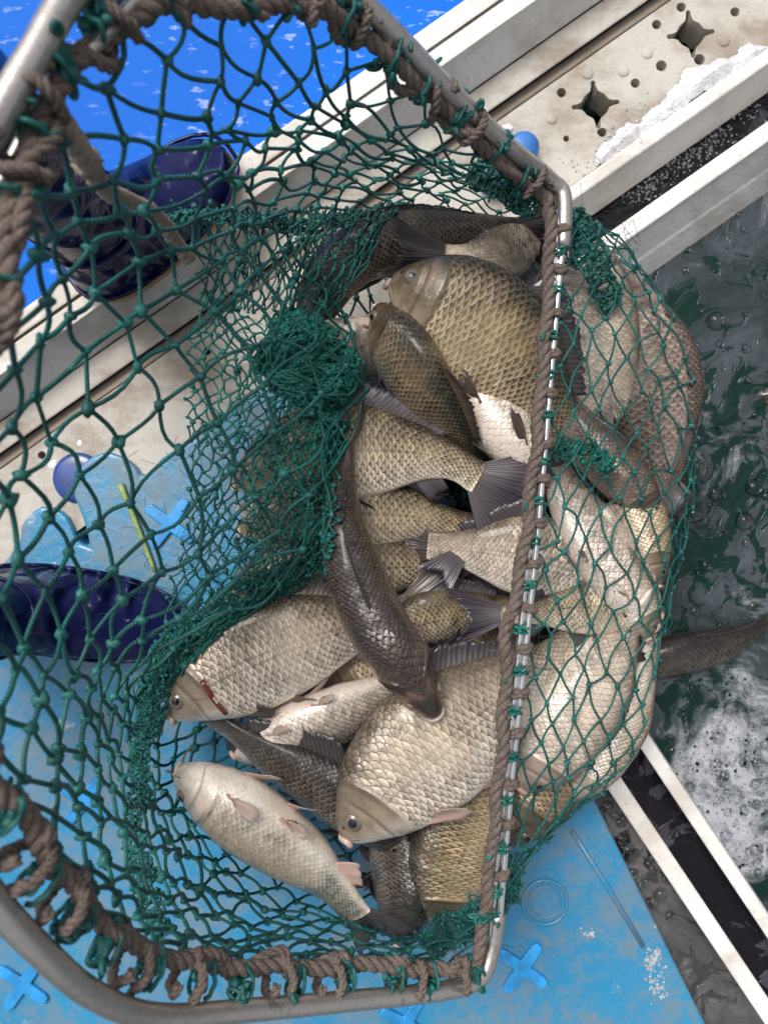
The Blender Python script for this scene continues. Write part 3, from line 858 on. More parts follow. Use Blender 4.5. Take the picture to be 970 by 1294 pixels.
FISH = []
def fish(label, pts, ddir, roll=0.0, hr=.42, wr=.19, kind='crucian', skin='gold', fin='dark', pfin=None, tail=.24, tspread=.62,
         dorsal=.10, eye='gold', barbels=False, redgill=False, lip=None, gape=0.0, detail=1.0, group='fish caught in the landing net', pec=1.0):
    """pts: pixel/depth points from snout to tail base; ddir: pixel direction of the back; roll: degrees the back turns up to the lens"""
    w = np.array([P(*p) for p in pts])
    N = int(74 * detail); R = int(52 * detail) // 2 * 2
    sp = catmull(w, 240)
    L = np.linalg.norm(np.diff(sp, axis=0), axis=1).sum()
    S = np.linspace(0, 1, 240)
    T = norm(np.gradient(sp, axis=0))
    r = math.radians(roll)
    dv = norm(np.array([ddir[0], -ddir[1], 0.0])) * math.cos(r) + np.array([0, 0, math.sin(r)])
    D = norm(dv[None] - T * (T @ dv)[:, None])
    Lt = np.cross(T, D)
    root = empty('fish', tuple(sp[110]))
    def at(s):
        return np.stack([np.interp(s, S, sp[:, k]) for k in range(3)], -1), np.stack([np.interp(s, S, D[:, k]) for k in range(3)], -1), \
            np.stack([np.interp(s, S, Lt[:, k]) for k in range(3)], -1), np.stack([np.interp(s, S, T[:, k]) for k in range(3)], -1)
    si = np.concatenate([np.linspace(0, .15, int(20 * detail), endpoint=False) ** 1.0, np.linspace(.15, .28, int(20 * detail), endpoint=False), np.linspace(.28, 1, int(38 * detail))])
    si[:4] *= np.array([.3, .5, .75, .9])
    ph = np.linspace(0, 2 * np.pi, R, endpoint=False)
    vv = np.minimum(ph, 2 * np.pi - ph) / np.pi               # 0 back .. 1 belly
    win = np.exp(-((si - .225) / .12) ** 2)
    Sg = np.clip(si[:, None] - win[:, None] * (.105 * np.abs((vv - .58) / .58) ** 2)[None, :], 0, 1)
    Tp, Bt, Wd = prof(kind, Sg)
    Hh, Ww = hr * L, wr * L * .5
    c, s_ = np.cos(ph), np.sin(ph)
    y = np.where(c[None] > 0, Tp * c[None], Bt * c[None]) * Hh
    # width is greatest a little above the middle, belly rounded
    xs = Wd * Ww * np.sign(s_)[None] * np.abs(s_)[None] ** .88
    # gill cover stands proud and drops at its rear edge; cheek groove before it
    gm = np.clip((.84 - vv) / .2, 0, 1) * np.clip((vv - .12) / .15, 0, 1)
    lift = np.where(si < .2251, np.exp(-((si - .225) / .05) ** 2), np.exp(-((si - .226) / .004) ** 2)) * .0075 * L
    groove = -.0045 * L * np.exp(-((si - .155) / .009) ** 2) + .003 * L * np.exp(-((si - .135) / .012) ** 2) - .003 * L * np.exp(-((si - .05) / .012) ** 2)
    xs = xs + np.sign(s_)[None] * (lift + groove)[:, None] * gm[None] * (np.abs(s_)[None] ** .5)
    C, Dd, Ll, Tt = at(Sg.ravel())
    pts3 = C + Dd * y.ravel()[:, None] + Ll * xs.ravel()[:, None]
    lump = fbm(pts3, 16, len(FISH) * 1.7, 2).clip(-1, 1) * .0022
    pts3 = pts3 + norm(pts3 - C) * lump[:, None] * np.clip(Sg.ravel() * 8, 0, 1)[:, None]
    K = len(si)
    i, j = np.meshgrid(np.arange(K - 1), np.arange(R), indexing='ij')
    f = np.stack([i * R + j, (i + 1) * R + j, (i + 1) * R + (j + 1) % R, i * R + (j + 1) % R], -1).reshape(-1, 4)
    uv = np.stack([np.broadcast_to(si[:, None], (K, R)), np.broadcast_to(vv[None], (K, R))], -1)
    mb = MB(); mb.add(pts3, f, uv.reshape(-1, 2))
    mb.f.append(np.array([[(K - 1) * R + q for q in range(R)]])); mb.mi.append(0)
    mb.build('body', FM[skin], root)
    def surf(s, v, side):
        """point and outward direction on the skin: v 0 back .. 1 belly, side +-1"""
        Tq, Bq, Wq = prof(kind, np.array([s])); a = v * math.pi
        cc, ss = math.cos(a), math.sin(a)
        yy = (Tq[0] if cc > 0 else Bq[0]) * cc * Hh; xx = Wq[0] * Ww * ss ** .88 * side
        c_, d_, l_, t_ = (q[0] for q in at(np.array([s])))
        return c_ + d_ * yy + l_ * xx, norm(d_ * (yy / max(Hh * .5, 1e-6)) * .6 + l_ * side * ss), d_, l_, t_
    # ---- fins: sheets of rays with real thickness
    def sheet(name, A, B, mat, bulge=0.0, rows=6, thick=.0011):
        """A: roots (K,3), B: tips (K,3)"""
        K_ = len(A)
        g = np.linspace(0, 1, rows)
        bl = np.cross(norm(B - A), norm(np.gradient(A, axis=0)) + 1e-6)
        rip = (RNG.normal(0, .0006, K_) + .0022 * np.sin(np.linspace(0, RNG.uniform(4, 9), K_) + RNG.random() * 6))[:, None, None] * g[None, :, None] * bl[:, None]
        B = A + (B - A) * (1 + RNG.normal(0, .05, K_) * (RNG.random(K_) < .6))[:, None]
        m = A[:, None] + (B - A)[:, None] * g[None, :, None] + bl[:, None] * (bulge * np.sin(g * np.pi * .9))[None, :, None] + rip
        nn = norm(bl)[:, None] * (thick * (1 - .7 * g))[None, :, None]
        a_ = (m + nn).reshape(-1, 3); b_ = (m - nn).reshape(-1, 3)
        u_ = np.linspace(0, 1, K_)
        uvv = np.stack(np.meshgrid(u_, g, indexing='ij'), -1).reshape(-1, 2)
        ii, jj = np.meshgrid(np.arange(K_ - 1), np.arange(rows - 1), indexing='ij')
        q = np.stack([ii * rows + jj, (ii + 1) * rows + jj, (ii + 1) * rows + jj + 1, ii * rows + jj + 1], -1).reshape(-1, 4)
        n0 = K_ * rows
        rim = [k_ * rows + rows - 1 for k_ in range(K_)] 
        edge = [0 * rows + k_ for k_ in range(rows)] + rim[1:] + [(K_ - 1) * rows + k_ for k_ in range(rows - 2, -1, -1)]
        ef = np.array([[edge[k_], edge[k_ + 1], edge[k_ + 1] + n0, edge[k_] + n0] for k_ in range(len(edge) - 1)])
        mb_ = MB(); mb_.add(np.concatenate([a_, b_]), np.concatenate([q, q[:, ::-1] + n0, ef]), np.concatenate([uvv, uvv]))
        return mb_.build(name, mat, root)
    fm = FINM[fin]; pm = FINM[pfin or fin]
    lean = RNG.normal(0, .25)
    # dorsal fin
    sd = np.linspace(.42, .82, 44)
    c_, d_, l_, t_ = at(sd); Tq, _, _ = prof(kind, sd)
    A = c_ + d_ * (Tq * Hh - .003)[:, None]
    hgt = dorsal * L * np.interp(sd, [.42, .45, .5, .7, .82], [.25, .9, 1.0, .62, .5]) * (1 + .09 * np.sin(np.arange(44) * 2.1) + RNG.normal(0, .05, 44))
    sheet('dorsal_fin', A, A + (d_ * .8 + t_ * .75 + l_ * lean) * hgt[:, None], fm, .002)
    # anal fin
    sd = np.linspace(.74, .86, 10); c_, d_, l_, t_ = at(sd); _, Bq, _ = prof(kind, sd)
    A = c_ - d_ * (Bq * Hh - .003)[:, None]
    sheet('anal_fin', A, A + (-d_ * .75 + t_ * .8 + l_ * RNG.normal(0, .2)) * (.10 * L * np.linspace(1, .5, 10))[:, None], pm, .002)
    # tail fan
    K_ = 48
    c_, d_, l_, t_ = at(np.array([.985])); c_, d_, l_, t_ = c_[0], d_[0], l_[0], t_[0]
    Tq, Bq, _ = prof(kind, np.array([.985]))
    k_ = np.linspace(-1, 1, K_)
    rootp = c_ + d_ * np.where(k_ > 0, k_ * Tq[0], k_ * Bq[0])[:, None] * Hh * .95
    ang = k_ * tspread
    ln = tail * L * (.60 + .42 * np.abs(k_) ** 1.3) * (1 + .05 * RNG.normal(0, 1, K_)) * (1 - .25 * (np.abs(k_) > .97))
    bend = RNG.normal(0, .18)
    tip = rootp + (t_ * np.cos(ang)[:, None] + d_ * np.sin(ang)[:, None] + l_ * (bend + .06 * np.sin(k_ * 5))[:, None]) * ln[:, None]
    sheet('tail_fin', rootp, tip, fm, .004, 8, .0016)
    # paired fins
    for side in (-1, 1):
        for nm, s0, v0, ln_, sp_ in (('pectoral_fin', .245, .80, .15 * pec, .38), ('pelvic_fin', .46, .90, .13 * pec, .36)):
            p0, o_, d_, l_, t_ = surf(s0, v0, side)
            kk = np.linspace(-1, 1, 12)
            rt = p0 + t_ * (kk * .002)[:, None] - d_ * (kk * .005)[:, None] - o_ * .003
            dirn = t_ * .9 - d_ * .2 + o_ * RNG.uniform(.1, .3)
            up = norm(np.cross(dirn, o_))
            tp = rt + (norm(dirn) * np.cos(kk * sp_)[:, None] + up * np.sin(kk * sp_)[:, None]) * (ln_ * L * (1 - .4 * np.abs(kk - .35) ** 1.5))[:, None]
            sheet(nm, rt, tp, pm, .003)
    # eyes: globe with ring iris and dark pupil
    for side in (-1, 1):
        p0, o_, d_, l_, t_ = surf(.098, .40, side)
        er_ = .026 * L * (1.1 if hr > .3 else .85)
        nrm = norm(l_ * side + d_ * .18)
        e1 = norm(t_ - nrm * t_.dot(nrm)); e2 = np.cross(nrm, e1)
        mb = MB(); n_ = 22
        a = np.linspace(0, 2 * np.pi, n_, endpoint=False)
        rings = [(1.12, -.25, 0), (1.05, .10, 0), (.95, .22, 0), (.80, .33, 1), (.56, .42, 1), (.52, .43, 2), (.25, .50, 2), (.01, .52, 2)]
        vs = [p0 - nrm * er_ * .12 + nrm * er_ * h_ + (e1 * np.cos(a)[:, None] + e2 * np.sin(a)[:, None]) * er_ * q_ for q_, h_, _ in rings]
        V_ = np.concatenate(vs)
        pb = MB(); jj = np.arange(n_)
        quad = lambda kx: np.stack([kx * n_ + jj, kx * n_ + (jj + 1) % n_, (kx + 1) * n_ + (jj + 1) % n_, (kx + 1) * n_ + jj], -1)
        mb.add(V_[:6 * n_], quad(0), mi=0)
        for kx in range(1, 5): mb.f.append(quad(kx)); mb.mi.append(1 if rings[kx + 1][2] else 0)
        eo = mb.build('eye', [M_LID, M_IRISW if eye == 'pale' else M_IRIS], root)
        pb.add(V_[5 * n_:], np.concatenate([quad(0), quad(1)])); pb.build('pupil', M_PUPIL, eo)
    # mouth: two lips around a dark slit
    c_, d_, l_, t_ = (q[0] for q in at(np.array([.012])))
    a = np.linspace(0, 2 * np.pi, 20, endpoint=False)
    mw, mh = .026 * L, .020 * L * (1 + gape)
    ctr = c_ - t_ * (.006 * L) - d_ * .012 * L
    mb = MB()
    tube(mb, ctr + l_ * (np.cos(a) * mw)[:, None] + d_ * (np.sin(a) * mh)[:, None] + t_ * (.010 * L * np.cos(a) ** 2)[:, None], .011 * L, 8, closed=True)
    lo_ = mb.build('lips', lip or M_LIP, root)
    mb = MB(); v_, f_ = ico_arrays(2)
    mb.add(ctr + t_ * .004 * L + (v_ @ np.stack([l_ * mw, d_ * mh, t_ * .008 * L])), f_); mb.build('mouth', M_PUPIL if not gape else M_GILL, lo_)
    if barbels:
        for side in (-1, 1):
            q0 = ctr + l_ * side * mw * 1.1
            pth = catmull(np.array([q0, q0 - t_ * .012 * L + l_ * side * .03 * L - d_ * .02 * L, q0 - t_ * .01 * L + l_ * side * .06 * L - d_ * .05 * L]), 12)
            mb = MB(); tube(mb, pth, np.linspace(.0018, .0008, 12), 6); mb.build('barbel', FINM['brown'], root)
    if redgill:
        for side in (-1, 1):
            sv = np.linspace(.42, .74, 12)
            A = np.array([surf(.222, x, side)[0] for x in sv]); O = np.array([surf(.212, x, side)[1] for x in sv])
            B = np.array([surf(.238, x, side)[0] for x in sv])
            sheet('gill', A + O * .0032, B + O * .0015, M_GILL, .001)
    tag(root, label, 'fish', group)
    FISH.append(root)
    return root
M_LID = mat_plain('eye_rim', (.16, .12, .08), .3, coat=.3, scale=200)

# pile seen through the mouth of the net
fish('dark carp curled along the top of the pile with its back turned up', [(388, 425, .945), (420, 350, .915), (485, 304, .905), (575, 291, .905), (655, 291, .905)], (-.6, -1), 48, .225, .18, 'long', 'dark', tail=.2, dorsal=.03)
fish('broad olive carp with big golden-edged scales, head tucked under a dark fin', [(490, 352, .868), (560, 392, .858), (640, 460, .862), (735, 565, .89)], (1, -.85), 12, .47, .2, skin='olive', fin='dark', dorsal=.09)
fish('silver carp with a staring white eye beside the rope at the top of the frame', [(680, 278, .915), (655, 312, .912), (615, 328, .905), (560, 322, .878)], (-.2, -1), 22, .44, .24, skin='silver', eye='pale', tail=.62, tspread=.3, pec=.6, dorsal=.04)
fish('dark-backed carp lying head up below the broad olive carp', [(476, 384, .885), (502, 440, .872), (545, 510, .875), (610, 590, .905)], (1, -.5), 62, .42, .23, skin='olive', fin='brown')
fish('carp with a bare pink throat poking out beside the green net wad', [(394, 414, .895), (450, 430, .915), (520, 450, .935), (600, 480, .955)], (.2, 1), -35, .33, .22, skin='pale', pfin='pink')
fish('carp lying pink belly up against the frame bar', [(705, 622, .905), (650, 555, .893), (585, 470, .905), (530, 390, .945)], (1, -.5), -58, .36, .25, skin='pale', pfin='brown', pec=1.1)
fish('golden carp stretched level with its wide violet tail against the rope', [(292, 612, .905), (390, 584, .885), (500, 576, .872), (565, 585, .868), (604, 606, .866)], (0, -1), 8, .39, .19, skin='gold', fin='violet', tail=.33, tspread=.8)
fish('long brown-backed fish lying on top of the pile with its snout down', [(553, 908, .812), (515, 846, .806), (465, 768, .806), (434, 665, .815), (440, 562, .845)], (1, .2), 84, .22, .205, 'carp', 'mullet', fin='dark', pfin='orange', tail=.16, dorsal=.05, lip=M_LIPD)
fish('carp wedged beneath the golden carp, flank showing below it', [(300, 668, .935), (400, 655, .915), (500, 652, .902), (600, 668, .91)], (.1, -1), 14, .36, .19, skin='gold')
fish('carp wedged under two others with the long brown-backed fish across it', [(285, 752, .945), (390, 730, .925), (490, 718, .915), (590, 715, .92)], (.1, -1), 12, .36, .19, skin='gold', fin='violet')
fish('light carp lying left to right under the frame bar, tail towards the brown-backed fish', [(770, 738, .905), (700, 715, .885), (620, 700, .882), (540, 690, .895)], (.2, -1), 10, .44, .19, skin='silver', fin='dark', pec=.5)
fish('carp poking its dark tail out from under the frame bar', [(835, 775, .915), (780, 768, .89), (705, 772, .878), (632, 778, .872)], (0, -1), 0, .33, .19, skin='gold', fin='violet', tail=.32, tspread=.42, pec=.3)
fish('big light carp with a red gill, nosing into the green netting', [(212, 905, .895), (285, 855, .885), (400, 808, .88), (520, 772, .89)], (-.4, -1), 6, .40, .19, skin='silver', fin='brown', redgill=True)
fish('silvery carp turned belly up beside the big light carp', [(296, 955, .925), (370, 925, .905), (450, 890, .9), (545, 842, .905)], (.5, 1), -34, .33, .22, skin='pale', fin='dark', pfin='pink')
fish('large grey-silver carp with its head and eye towards the bottom of the net', [(432, 1060, .862), (508, 985, .852), (606, 905, .858), (725, 815, .885)], (-.8, -1), 6, .42, .19, skin='silver', fin='dark', pfin='pink', dorsal=.09)
fish('dark carp with its tail by the red gill and its head under the grey-silver carp', [(520, 1075, .925), (440, 1012, .905), (350, 958, .897), (262, 905, .905)], (.5, -1), 32, .30, .2, skin='dark', fin='dark', tail=.22)
fish('whiskered carp rolled belly up along the bottom of the net', [(222, 972, .872), (285, 1014, .860), (366, 1070, .858), (418, 1114, .866), (452, 1156, .872)], (-1, .75), -26, .33, .26, 'carp', 'carp', fin='dark', pfin='pink', barbels=True, tail=.26, tspread=.42, dorsal=.06, pec=1.15)
fish('dark carp standing nose down beside the whiskered carp', [(505, 1195, .94), (505, 1125, .925), (490, 1050, .925), (455, 970, .94)], (1, 0), 40, .36, .2, skin='dark', fin='dark')
fish('brassy carp nose down against the lower end of the frame bar', [(548, 1172, .925), (575, 1090, .905), (612, 1000, .9), (660, 905, .925)], (-1, -.2), 12, .40, .19, skin='olive', fin='brown')
# under the netting to the right of the bar
fish('pale slim carp under the netting just beyond the frame bar', [(712, 318, .905), (722, 400, .89), (740, 490, .895), (775, 590, .925)], (-1, .2), 12, .33, .2, skin='pale', fin='dark', dorsal=.04, pec=.5)
fish('big brown carp lying along the outer curve of the bag', [(768, 330, .935), (806, 430, .912), (824, 550, .910), (812, 690, .925)], (-1, .2), -12, .28, .18, skin='brown', fin='dark', dorsal=.03, pec=.3, tail=.1, tspread=.3)
fish('white-bellied carp rolled over in the middle of the bag', [(828, 792, .915), (770, 712, .885), (718, 630, .888), (690, 545, .91)], (1, -.8), -40, .35, .21, skin='pale', fin='dark', pfin='orange', dorsal=.04, pec=.6)
fish('small orange-tinged carp squeezed between the white belly and the brown carp', [(832, 742, .915), (812, 665, .902), (775, 590, .905), (735, 530, .93)], (1, -.5), 5, .26, .18, skin='gold', fin='orange', dorsal=.03, pec=.3)
fish('broad white-scaled carp bulging the netting beside the lower frame bar', [(662, 1000, .912), (704, 925, .884), (760, 838, .884), (805, 748, .915)], (1, .6), 4, .35, .2, skin='pale', fin='brown', dorsal=.02, pec=.6, tail=.1, tspread=.3)
fish('carp lying deep in the bag under the white-scaled carp', [(640, 1070, .955), (690, 990, .945), (750, 900, .945), (800, 810, .955)], (1, .6), 0, .32, .19, skin='olive', dorsal=.02, pec=.4, tail=.1, tspread=.3)
fish('slim silver carp slanting across the bag beside the frame bar', [(820, 806, .905), (790, 742, .878), (742, 678, .872), (700, 632, .885)], (1, -.8), -5, .30, .19, skin='silver', fin='dark', dorsal=.03, pec=.5, tail=.18)
fish('slim dark carp slanting under the netting above the white belly', [(835, 652, .905), (775, 596, .882), (728, 540, .878), (700, 470, .895)], (1, -.8), 25, .27, .19, skin='brown', fin='dark', dorsal=.03, pec=.4, tail=.16)
fish('slim golden carp squeezed along the rim of the bag', [(790, 352, .93), (842, 450, .915), (852, 540, .915), (845, 640, .925)], (1, -.2), 10, .22, .17, skin='brown', fin='brown', dorsal=.02, pec=.3, tail=.1)
fish('small carp lying under the dark tail in the middle of the pile', [(470, 812, .915), (530, 786, .897), (600, 772, .9), (660, 760, .91)], (.1, -1), 20, .34, .19, skin='gold', fin='dark', tail=.2)
fish('carp with a dark upright tail between the stacked flanks', [(700, 590, .9), (660, 625, .89), (615, 660, .885), (580, 700, .885)], (.6, 1), 15, .34, .19, skin='olive', fin='violet', tail=.34, tspread=.35, pec=.5)
fish('small silver carp behind the netting left of the brown-backed fish', [(300, 640, .90), (345, 652, .893), (400, 668, .893), (450, 690, .90)], (.2, -1), 5, .34, .19, skin='silver', fin='brown', tail=.2)
fish('slim pale carp bent along the outside of the white-scaled carp', [(718, 1012, .93), (768, 950, .908), (806, 872, .905), (826, 800, .92)], (1, .5), -20, .26, .19, skin='silver', fin='brown', dorsal=.02, pec=.4, tail=.1, tspread=.3)
fish('slim silver carp lying between the pale slim carp and the big brown carp', [(748, 300, .925), (762, 390, .897), (778, 480, .897), (800, 570, .915)], (1, -.1), 10, .25, .19, skin='silver', fin='dark', dorsal=.02, pec=.4, tail=.12)
fish('small pale carp crossing under the netting beside the middle of the bar', [(790, 640, .90), (745, 668, .874), (705, 700, .872), (668, 745, .88)], (-.6, -1), -15, .27, .19, skin='pale', fin='dark', pfin='orange', dorsal=.02, pec=.6, tail=.14)
# bottom layer that shows only in the gaps
fish('olive carp at the bottom of the pile under the brown-backed fish', [(400, 880, .94), (480, 850, .925), (570, 815, .922), (660, 790, .935)], (1, .3), 5, .4, .17, skin='olive')
fish('olive carp at the bottom of the pile under the broad olive carp', [(520, 330, .965), (560, 420, .965), (620, 520, .965), (680, 620, .97)], (1, -.3), 5, .4, .17, skin='olive')
fish('olive carp at the bottom of the pile under the grey-silver carp', [(700, 870, .965), (640, 930, .965), (570, 1000, .965), (520, 1090, .97)], (1, .3), 5, .42, .17, skin='olive')
fish('dark carp at the bottom of the bag between the brown and white carp', [(760, 400, .975), (780, 500, .97), (770, 620, .97), (740, 720, .97)], (1, 0), 5, .4, .17, skin='dark')
# loose in the water
fish('dark carp swimming free at the surface of the water beside the bag', [(770, 842, 1.105), (850, 828, 1.098), (920, 812, 1.102), (985, 780, 1.118)], (0, -1), 45, .27, .19, 'long', 'dark', fin='dark', group='fish loose in the water', dorsal=.05)
fish('dark carp with only its snout showing in the foamy water', [(946, 502, 1.121), (1000, 500, 1.118), (1080, 492, 1.115), (1160, 470, 1.125)], (0, -1), 60, .22, .16, 'long', 'dark', group='fish loose in the water', pec=.4)

# ------------------------------------------------------------------ landing net
net = empty('landing_net', tuple(P(560, 700, 1.03)))
tag(net, 'landing net with steel hoop, brown rope edge and green netting bag full of fish', 'net')

def mat_steel():
    nt = NT('worn_steel')
    st = vec_scale(nt, nt.pos(), 60, 60, 60)
    n = nt.noise(3, 5, .6, st)
    c = nt.mix(n, (.42, .38, .35), (.62, .59, .56))
    c = nt.mix(nt.M('MULTIPLY', nt.sstep(nt.noise(30, 5, .7), .58, .7), .6), c, (.2, .15, .11))
    nt.set(base=c, metal=.85, rough=nt.M('ADD', .22, nt.M('MULTIPLY', n, .25)))
    nt.bump(nt.noise(300, 3), .0006, .4)
    return nt.m
M_STEEL = mat_steel()
def mat_bright():
    nt = NT('bright_steel'); nt.set(base=(.78, .78, .78), metal=.9, rough=.16); nt.bump(nt.noise(150, 3), .0006, .4); return nt.m
M_BAR = mat_bright()
def mat_twine(name, a, b, c_):
    nt = NT(name)
    big = nt.noise(22, 4, .6); fib = nt.noise(900, 2, .6)
    c = nt.mix(nt.sstep(big, .38, .66), a, b)
    c = nt.mix(nt.M('MULTIPLY', nt.sstep(nt.noise(60, 4, .7), .6, .72), .7), c, c_)
    c = nt.mix(nt.M('MULTIPLY', nt.sstep(fib, .35, .7), .3), c, tuple(x * .3 for x in a))
    sp_ = nt.new('ShaderNodeSeparateXYZ'); nt.link(nt.new('ShaderNodeUVMap').outputs[0], sp_.inputs[0])
    tw = nt.sstep(nt.M('SINE', nt.M('MULTIPLY', nt.M('ADD', nt.M('MULTIPLY', sp_.outputs[0], 2.0), nt.M('MULTIPLY', sp_.outputs[1], 260.0)), 6.2832)), -.8, .5)
    c = nt.mix(nt.M('MULTIPLY', nt.M('SUBTRACT', 1.0, tw), .35), c, tuple(x * .3 for x in a))
    nt.set(base=c, rough=.5, spec=.4, coat=.12, coatr=.3)
    nt.bump(nt.M('ADD', nt.M('MULTIPLY', fib, .6), tw), .0012, .7)
    return nt.m
M_TWINE = mat_twine('green_twine', (.006, .085, .078), (.015, .175, .152), (.05, .35, .29))
M_TWINEB = mat_twine('green_twine_bright', (.005, .115, .092), (.012, .21, .165), (.06, .42, .34))

hoop = [(712, 262, .795), (700, 420, .795), (684, 620, .795), (667, 800, .795), (645, 1000, .795), (630, 1140, .795), (622, 1195, .795), (606, 1236, .785), (560, 1252, .76),
        (450, 1264, .70), (320, 1276, .63), (200, 1284, .565), (120, 1258, .515), (45, 1195, .47), (-20, 1120, .44), (-95, 990, .41), (-145, 820, .385), (-160, 647, .38),
        (-145, 470, .38), (-95, 310, .39), (-2, 148, .405), (44, 70, .415), (96, -14, .43), (180, -72, .46), (300, -66, .51), (440, -10, .575), (560, 108, .66), (640, 184, .73), (694, 228, .785)]
hp = catmull(np.array([P(*q) for q in hoop]), 420, closed=True)
mb = MB()
# bright straight bar is separate: the bent tube leaves at its two ends
i0 = int(np.argmin(np.linalg.norm(hp - P(628, 1150, .795), axis=1))); i1 = int(np.argmin(np.linalg.norm(hp - P(708, 320, .795), axis=1)))
tb = np.concatenate([hp[i0:], hp[:max(i1, 1)]]) if i1 < i0 else hp[i0:i1]
tube(mb, tb, .0092, 14); mb.build('hoop', M_STEEL, net)
for off in (-.0040, .0042):
    mb = MB(); a = P(711, 262, .793); b = P(623, 1196, .793)
    ln = np.linspace(0, 1, 24)[:, None]; side = np.array([1, .09, 0])
    pth = a + (b - a) * ln + side * off + np.stack([.0012 * np.sin(ln[:, 0] * 9 + off * 900), 0 * ln[:, 0], .001 * np.sin(ln[:, 0] * 7)], -1)
    tube(mb, pth, .0036, 10); mb.build('bar', M_BAR, net)
mb = MB(); tube(mb, catmull(np.array([P(*q) for q in ((-30, 330, .425), (10, 215, .43), (60, 128, .438), (128, 50, .45), (190, -10, .47), (300, -40, .515))]), 60), .0042, 10)
mb.build('inner_rod', M_STEEL, net)
# rope running along the hoop
rope_px = [(690, 262, .782), (694, 330, .786), (690, 400, .786), (681, 520, .786), (668, 640, .786), (655, 735, .784), (640, 790, .784), (638, 860, .786), (632, 960, .786), (622, 1060, .786), (612, 1150, .786),
           (604, 1205, .782), (580, 1228, .765), (500, 1222, .735), (400, 1222, .69), (310, 1222, .645), (225, 1214, .595), (150, 1180, .545), (85, 1112, .49), (35, 1040, .455), (-10, 985, .432), (-70, 860, .405), (-110, 700, .395),
           (-105, 560, .392), (-60, 460, .392), (8, 380, .395), (14, 270, .405), (42, 180, .42), (84, 95, .438), (140, 40, .458), (200, 8, .475), (320, 8, .525), (410, 12, .565), (470, 55, .605), (560, 135, .672), (620, 195, .725), (672, 238, .775)]
rope_c = np.array([P(*q) for q in rope_px])
rp = catmull(rope_c, 1300, closed=True)
RL = np.linalg.norm(np.diff(rp, axis=0), axis=1).sum()
rp = rp + .0018 * np.stack([np.sin(np.linspace(0, 190, 1300)), np.cos(np.linspace(0, 163, 1300)), np.sin(np.linspace(0, 141, 1300))], -1)
mb = MB(); rope_strands(mb, np.concatenate([rp, rp[:1]]), .0067, .036, 3, 8); mb.build('rope', M_ROPE, net)
# second rope doubling the hoop on the sides away from the bar
i = [int(np.argmin(np.linalg.norm(rp - P(*q), axis=1))) for q in ((580, 1228, .765), (672, 238, .775))]
seg = rp[i[0]:i[1]].copy()
k = np.linspace(0, 1, len(seg))
seg += np.stack([.008 * np.sin(k * 150), .008 * np.cos(k * 133), -.004 + .006 * np.sin(k * 171)], -1)
mb = MB(); rope_strands(mb, seg, .0046, .026, 3, 7); mb.build('rope', M_ROPE, net)

# loose rope tail hanging inside the bag
tl = catmull(np.array([P(*q) for q in ((62, 140, .43), (92, 190, .47), (120, 215, .52), (165, 255, .60), (205, 290, .68), (244, 322, .75))]), 140)
tl += np.stack([.004 * np.sin(np.linspace(0, 11, 140)), .004 * np.cos(np.linspace(0, 9, 140)), 0 * tl[:, 0]], -1)
mb = MB(); rope_strands(mb, tl, .0072, .036, 3, 7)
blobs(mb, tl[20:34:2] + RNG.normal(0, .002, (7, 3)), np.full(7, .0065), 2, .25)
mb.build('rope_tail', M_ROPET, net)

# lashings that tie rope to hoop
def coil(turns, R, r, length, ell=1.35, sides=6):
    n = int(turns * 16)
    t = np.linspace(0, turns * 2 * np.pi, n)
    j = RNG.normal(0, .11, n)
    return np.stack([R * ell * np.cos(t) * (1 + j), R * np.sin(t) * (1 + j), np.linspace(-length / 2, length / 2, n) + RNG.normal(0, r * .3, n)], -1)
def lash_mesh(name, turns, R, r, length, ell, mat, knot=0, lumps=0, strands=False):
    mb = MB()
    pth = coil(turns, R, r, length, ell)
    if strands: rope_strands(mb, catmull(pth, 90), r, r * 4.5, 3, 6)
    else: tube(mb, catmull(pth, 60), r, 6)
    for _ in range(knot):
        c0 = np.array([R * ell, 0, 0]) * RNG.choice([-1, 1]) * RNG.uniform(.3, 1) + RNG.normal(0, R * .45, 3)
        a = np.linspace(0, 2 * np.pi, 14, endpoint=False); q = norm(RNG.normal(0, 1, (2, 3)))
        tube(mb, c0 + (q[0] * np.cos(a)[:, None] + q[1] * np.sin(a)[:, None] * .6) * R * RNG.uniform(.3, .75), r * RNG.uniform(.8, 1.2), 6, closed=True)
    if lumps: blobs(mb, RNG.normal(0, R * .5, (lumps, 3)) * np.array([1.2, 1, .8]), RNG.uniform(R * .3, R * .5, lumps), 2, .3)
    return mb.mesh(name, mat)
LM_G = [lash_mesh('lashing', 1.2, .0105, .0019, .012, 1.25, M_TWINE, 9, 4) for _ in range(4)]
LM_B = [lash_mesh('lashing', 1.15, .0112, .0040, .022, 1.3, M_ROPE, strands=True) for _ in range(3)]
LM_R = [lash_mesh('lashing', 1.5, .0062, .0034, .006, 1.25, M_ROPE) for _ in range(3)]
LM_S = [lash_mesh('lashing', 1.5, .0066, .0015, .008, 1.4, M_TWINEB, 8, 4) for _ in range(4)]
def place(mesh, pos, tan, xdir):
    z = Vector(tan).normalized(); x = Vector(xdir); x = (x - z * x.dot(z)).normalized(); y = z.cross(x)
    o = bpy.data.objects.new('lashing', mesh); COL.objects.link(o); o.parent = net
    o.matrix_parent_inverse = Matrix.Translation(-net.location)
    m = Matrix((x, y, z)).transposed().to_4x4(); m.translation = Vector(pos)
    o.matrix_basis = m
    return o
def nearest(arr, p): return arr[int(np.argmin(np.linalg.norm(arr - p, axis=1)))]
tot = len(rp)
rpt = norm(np.roll(rp, -3, 0) - np.roll(rp, 3, 0))
step = tot / RL                                      # samples per metre
pos_s = 0.02
kk = 0
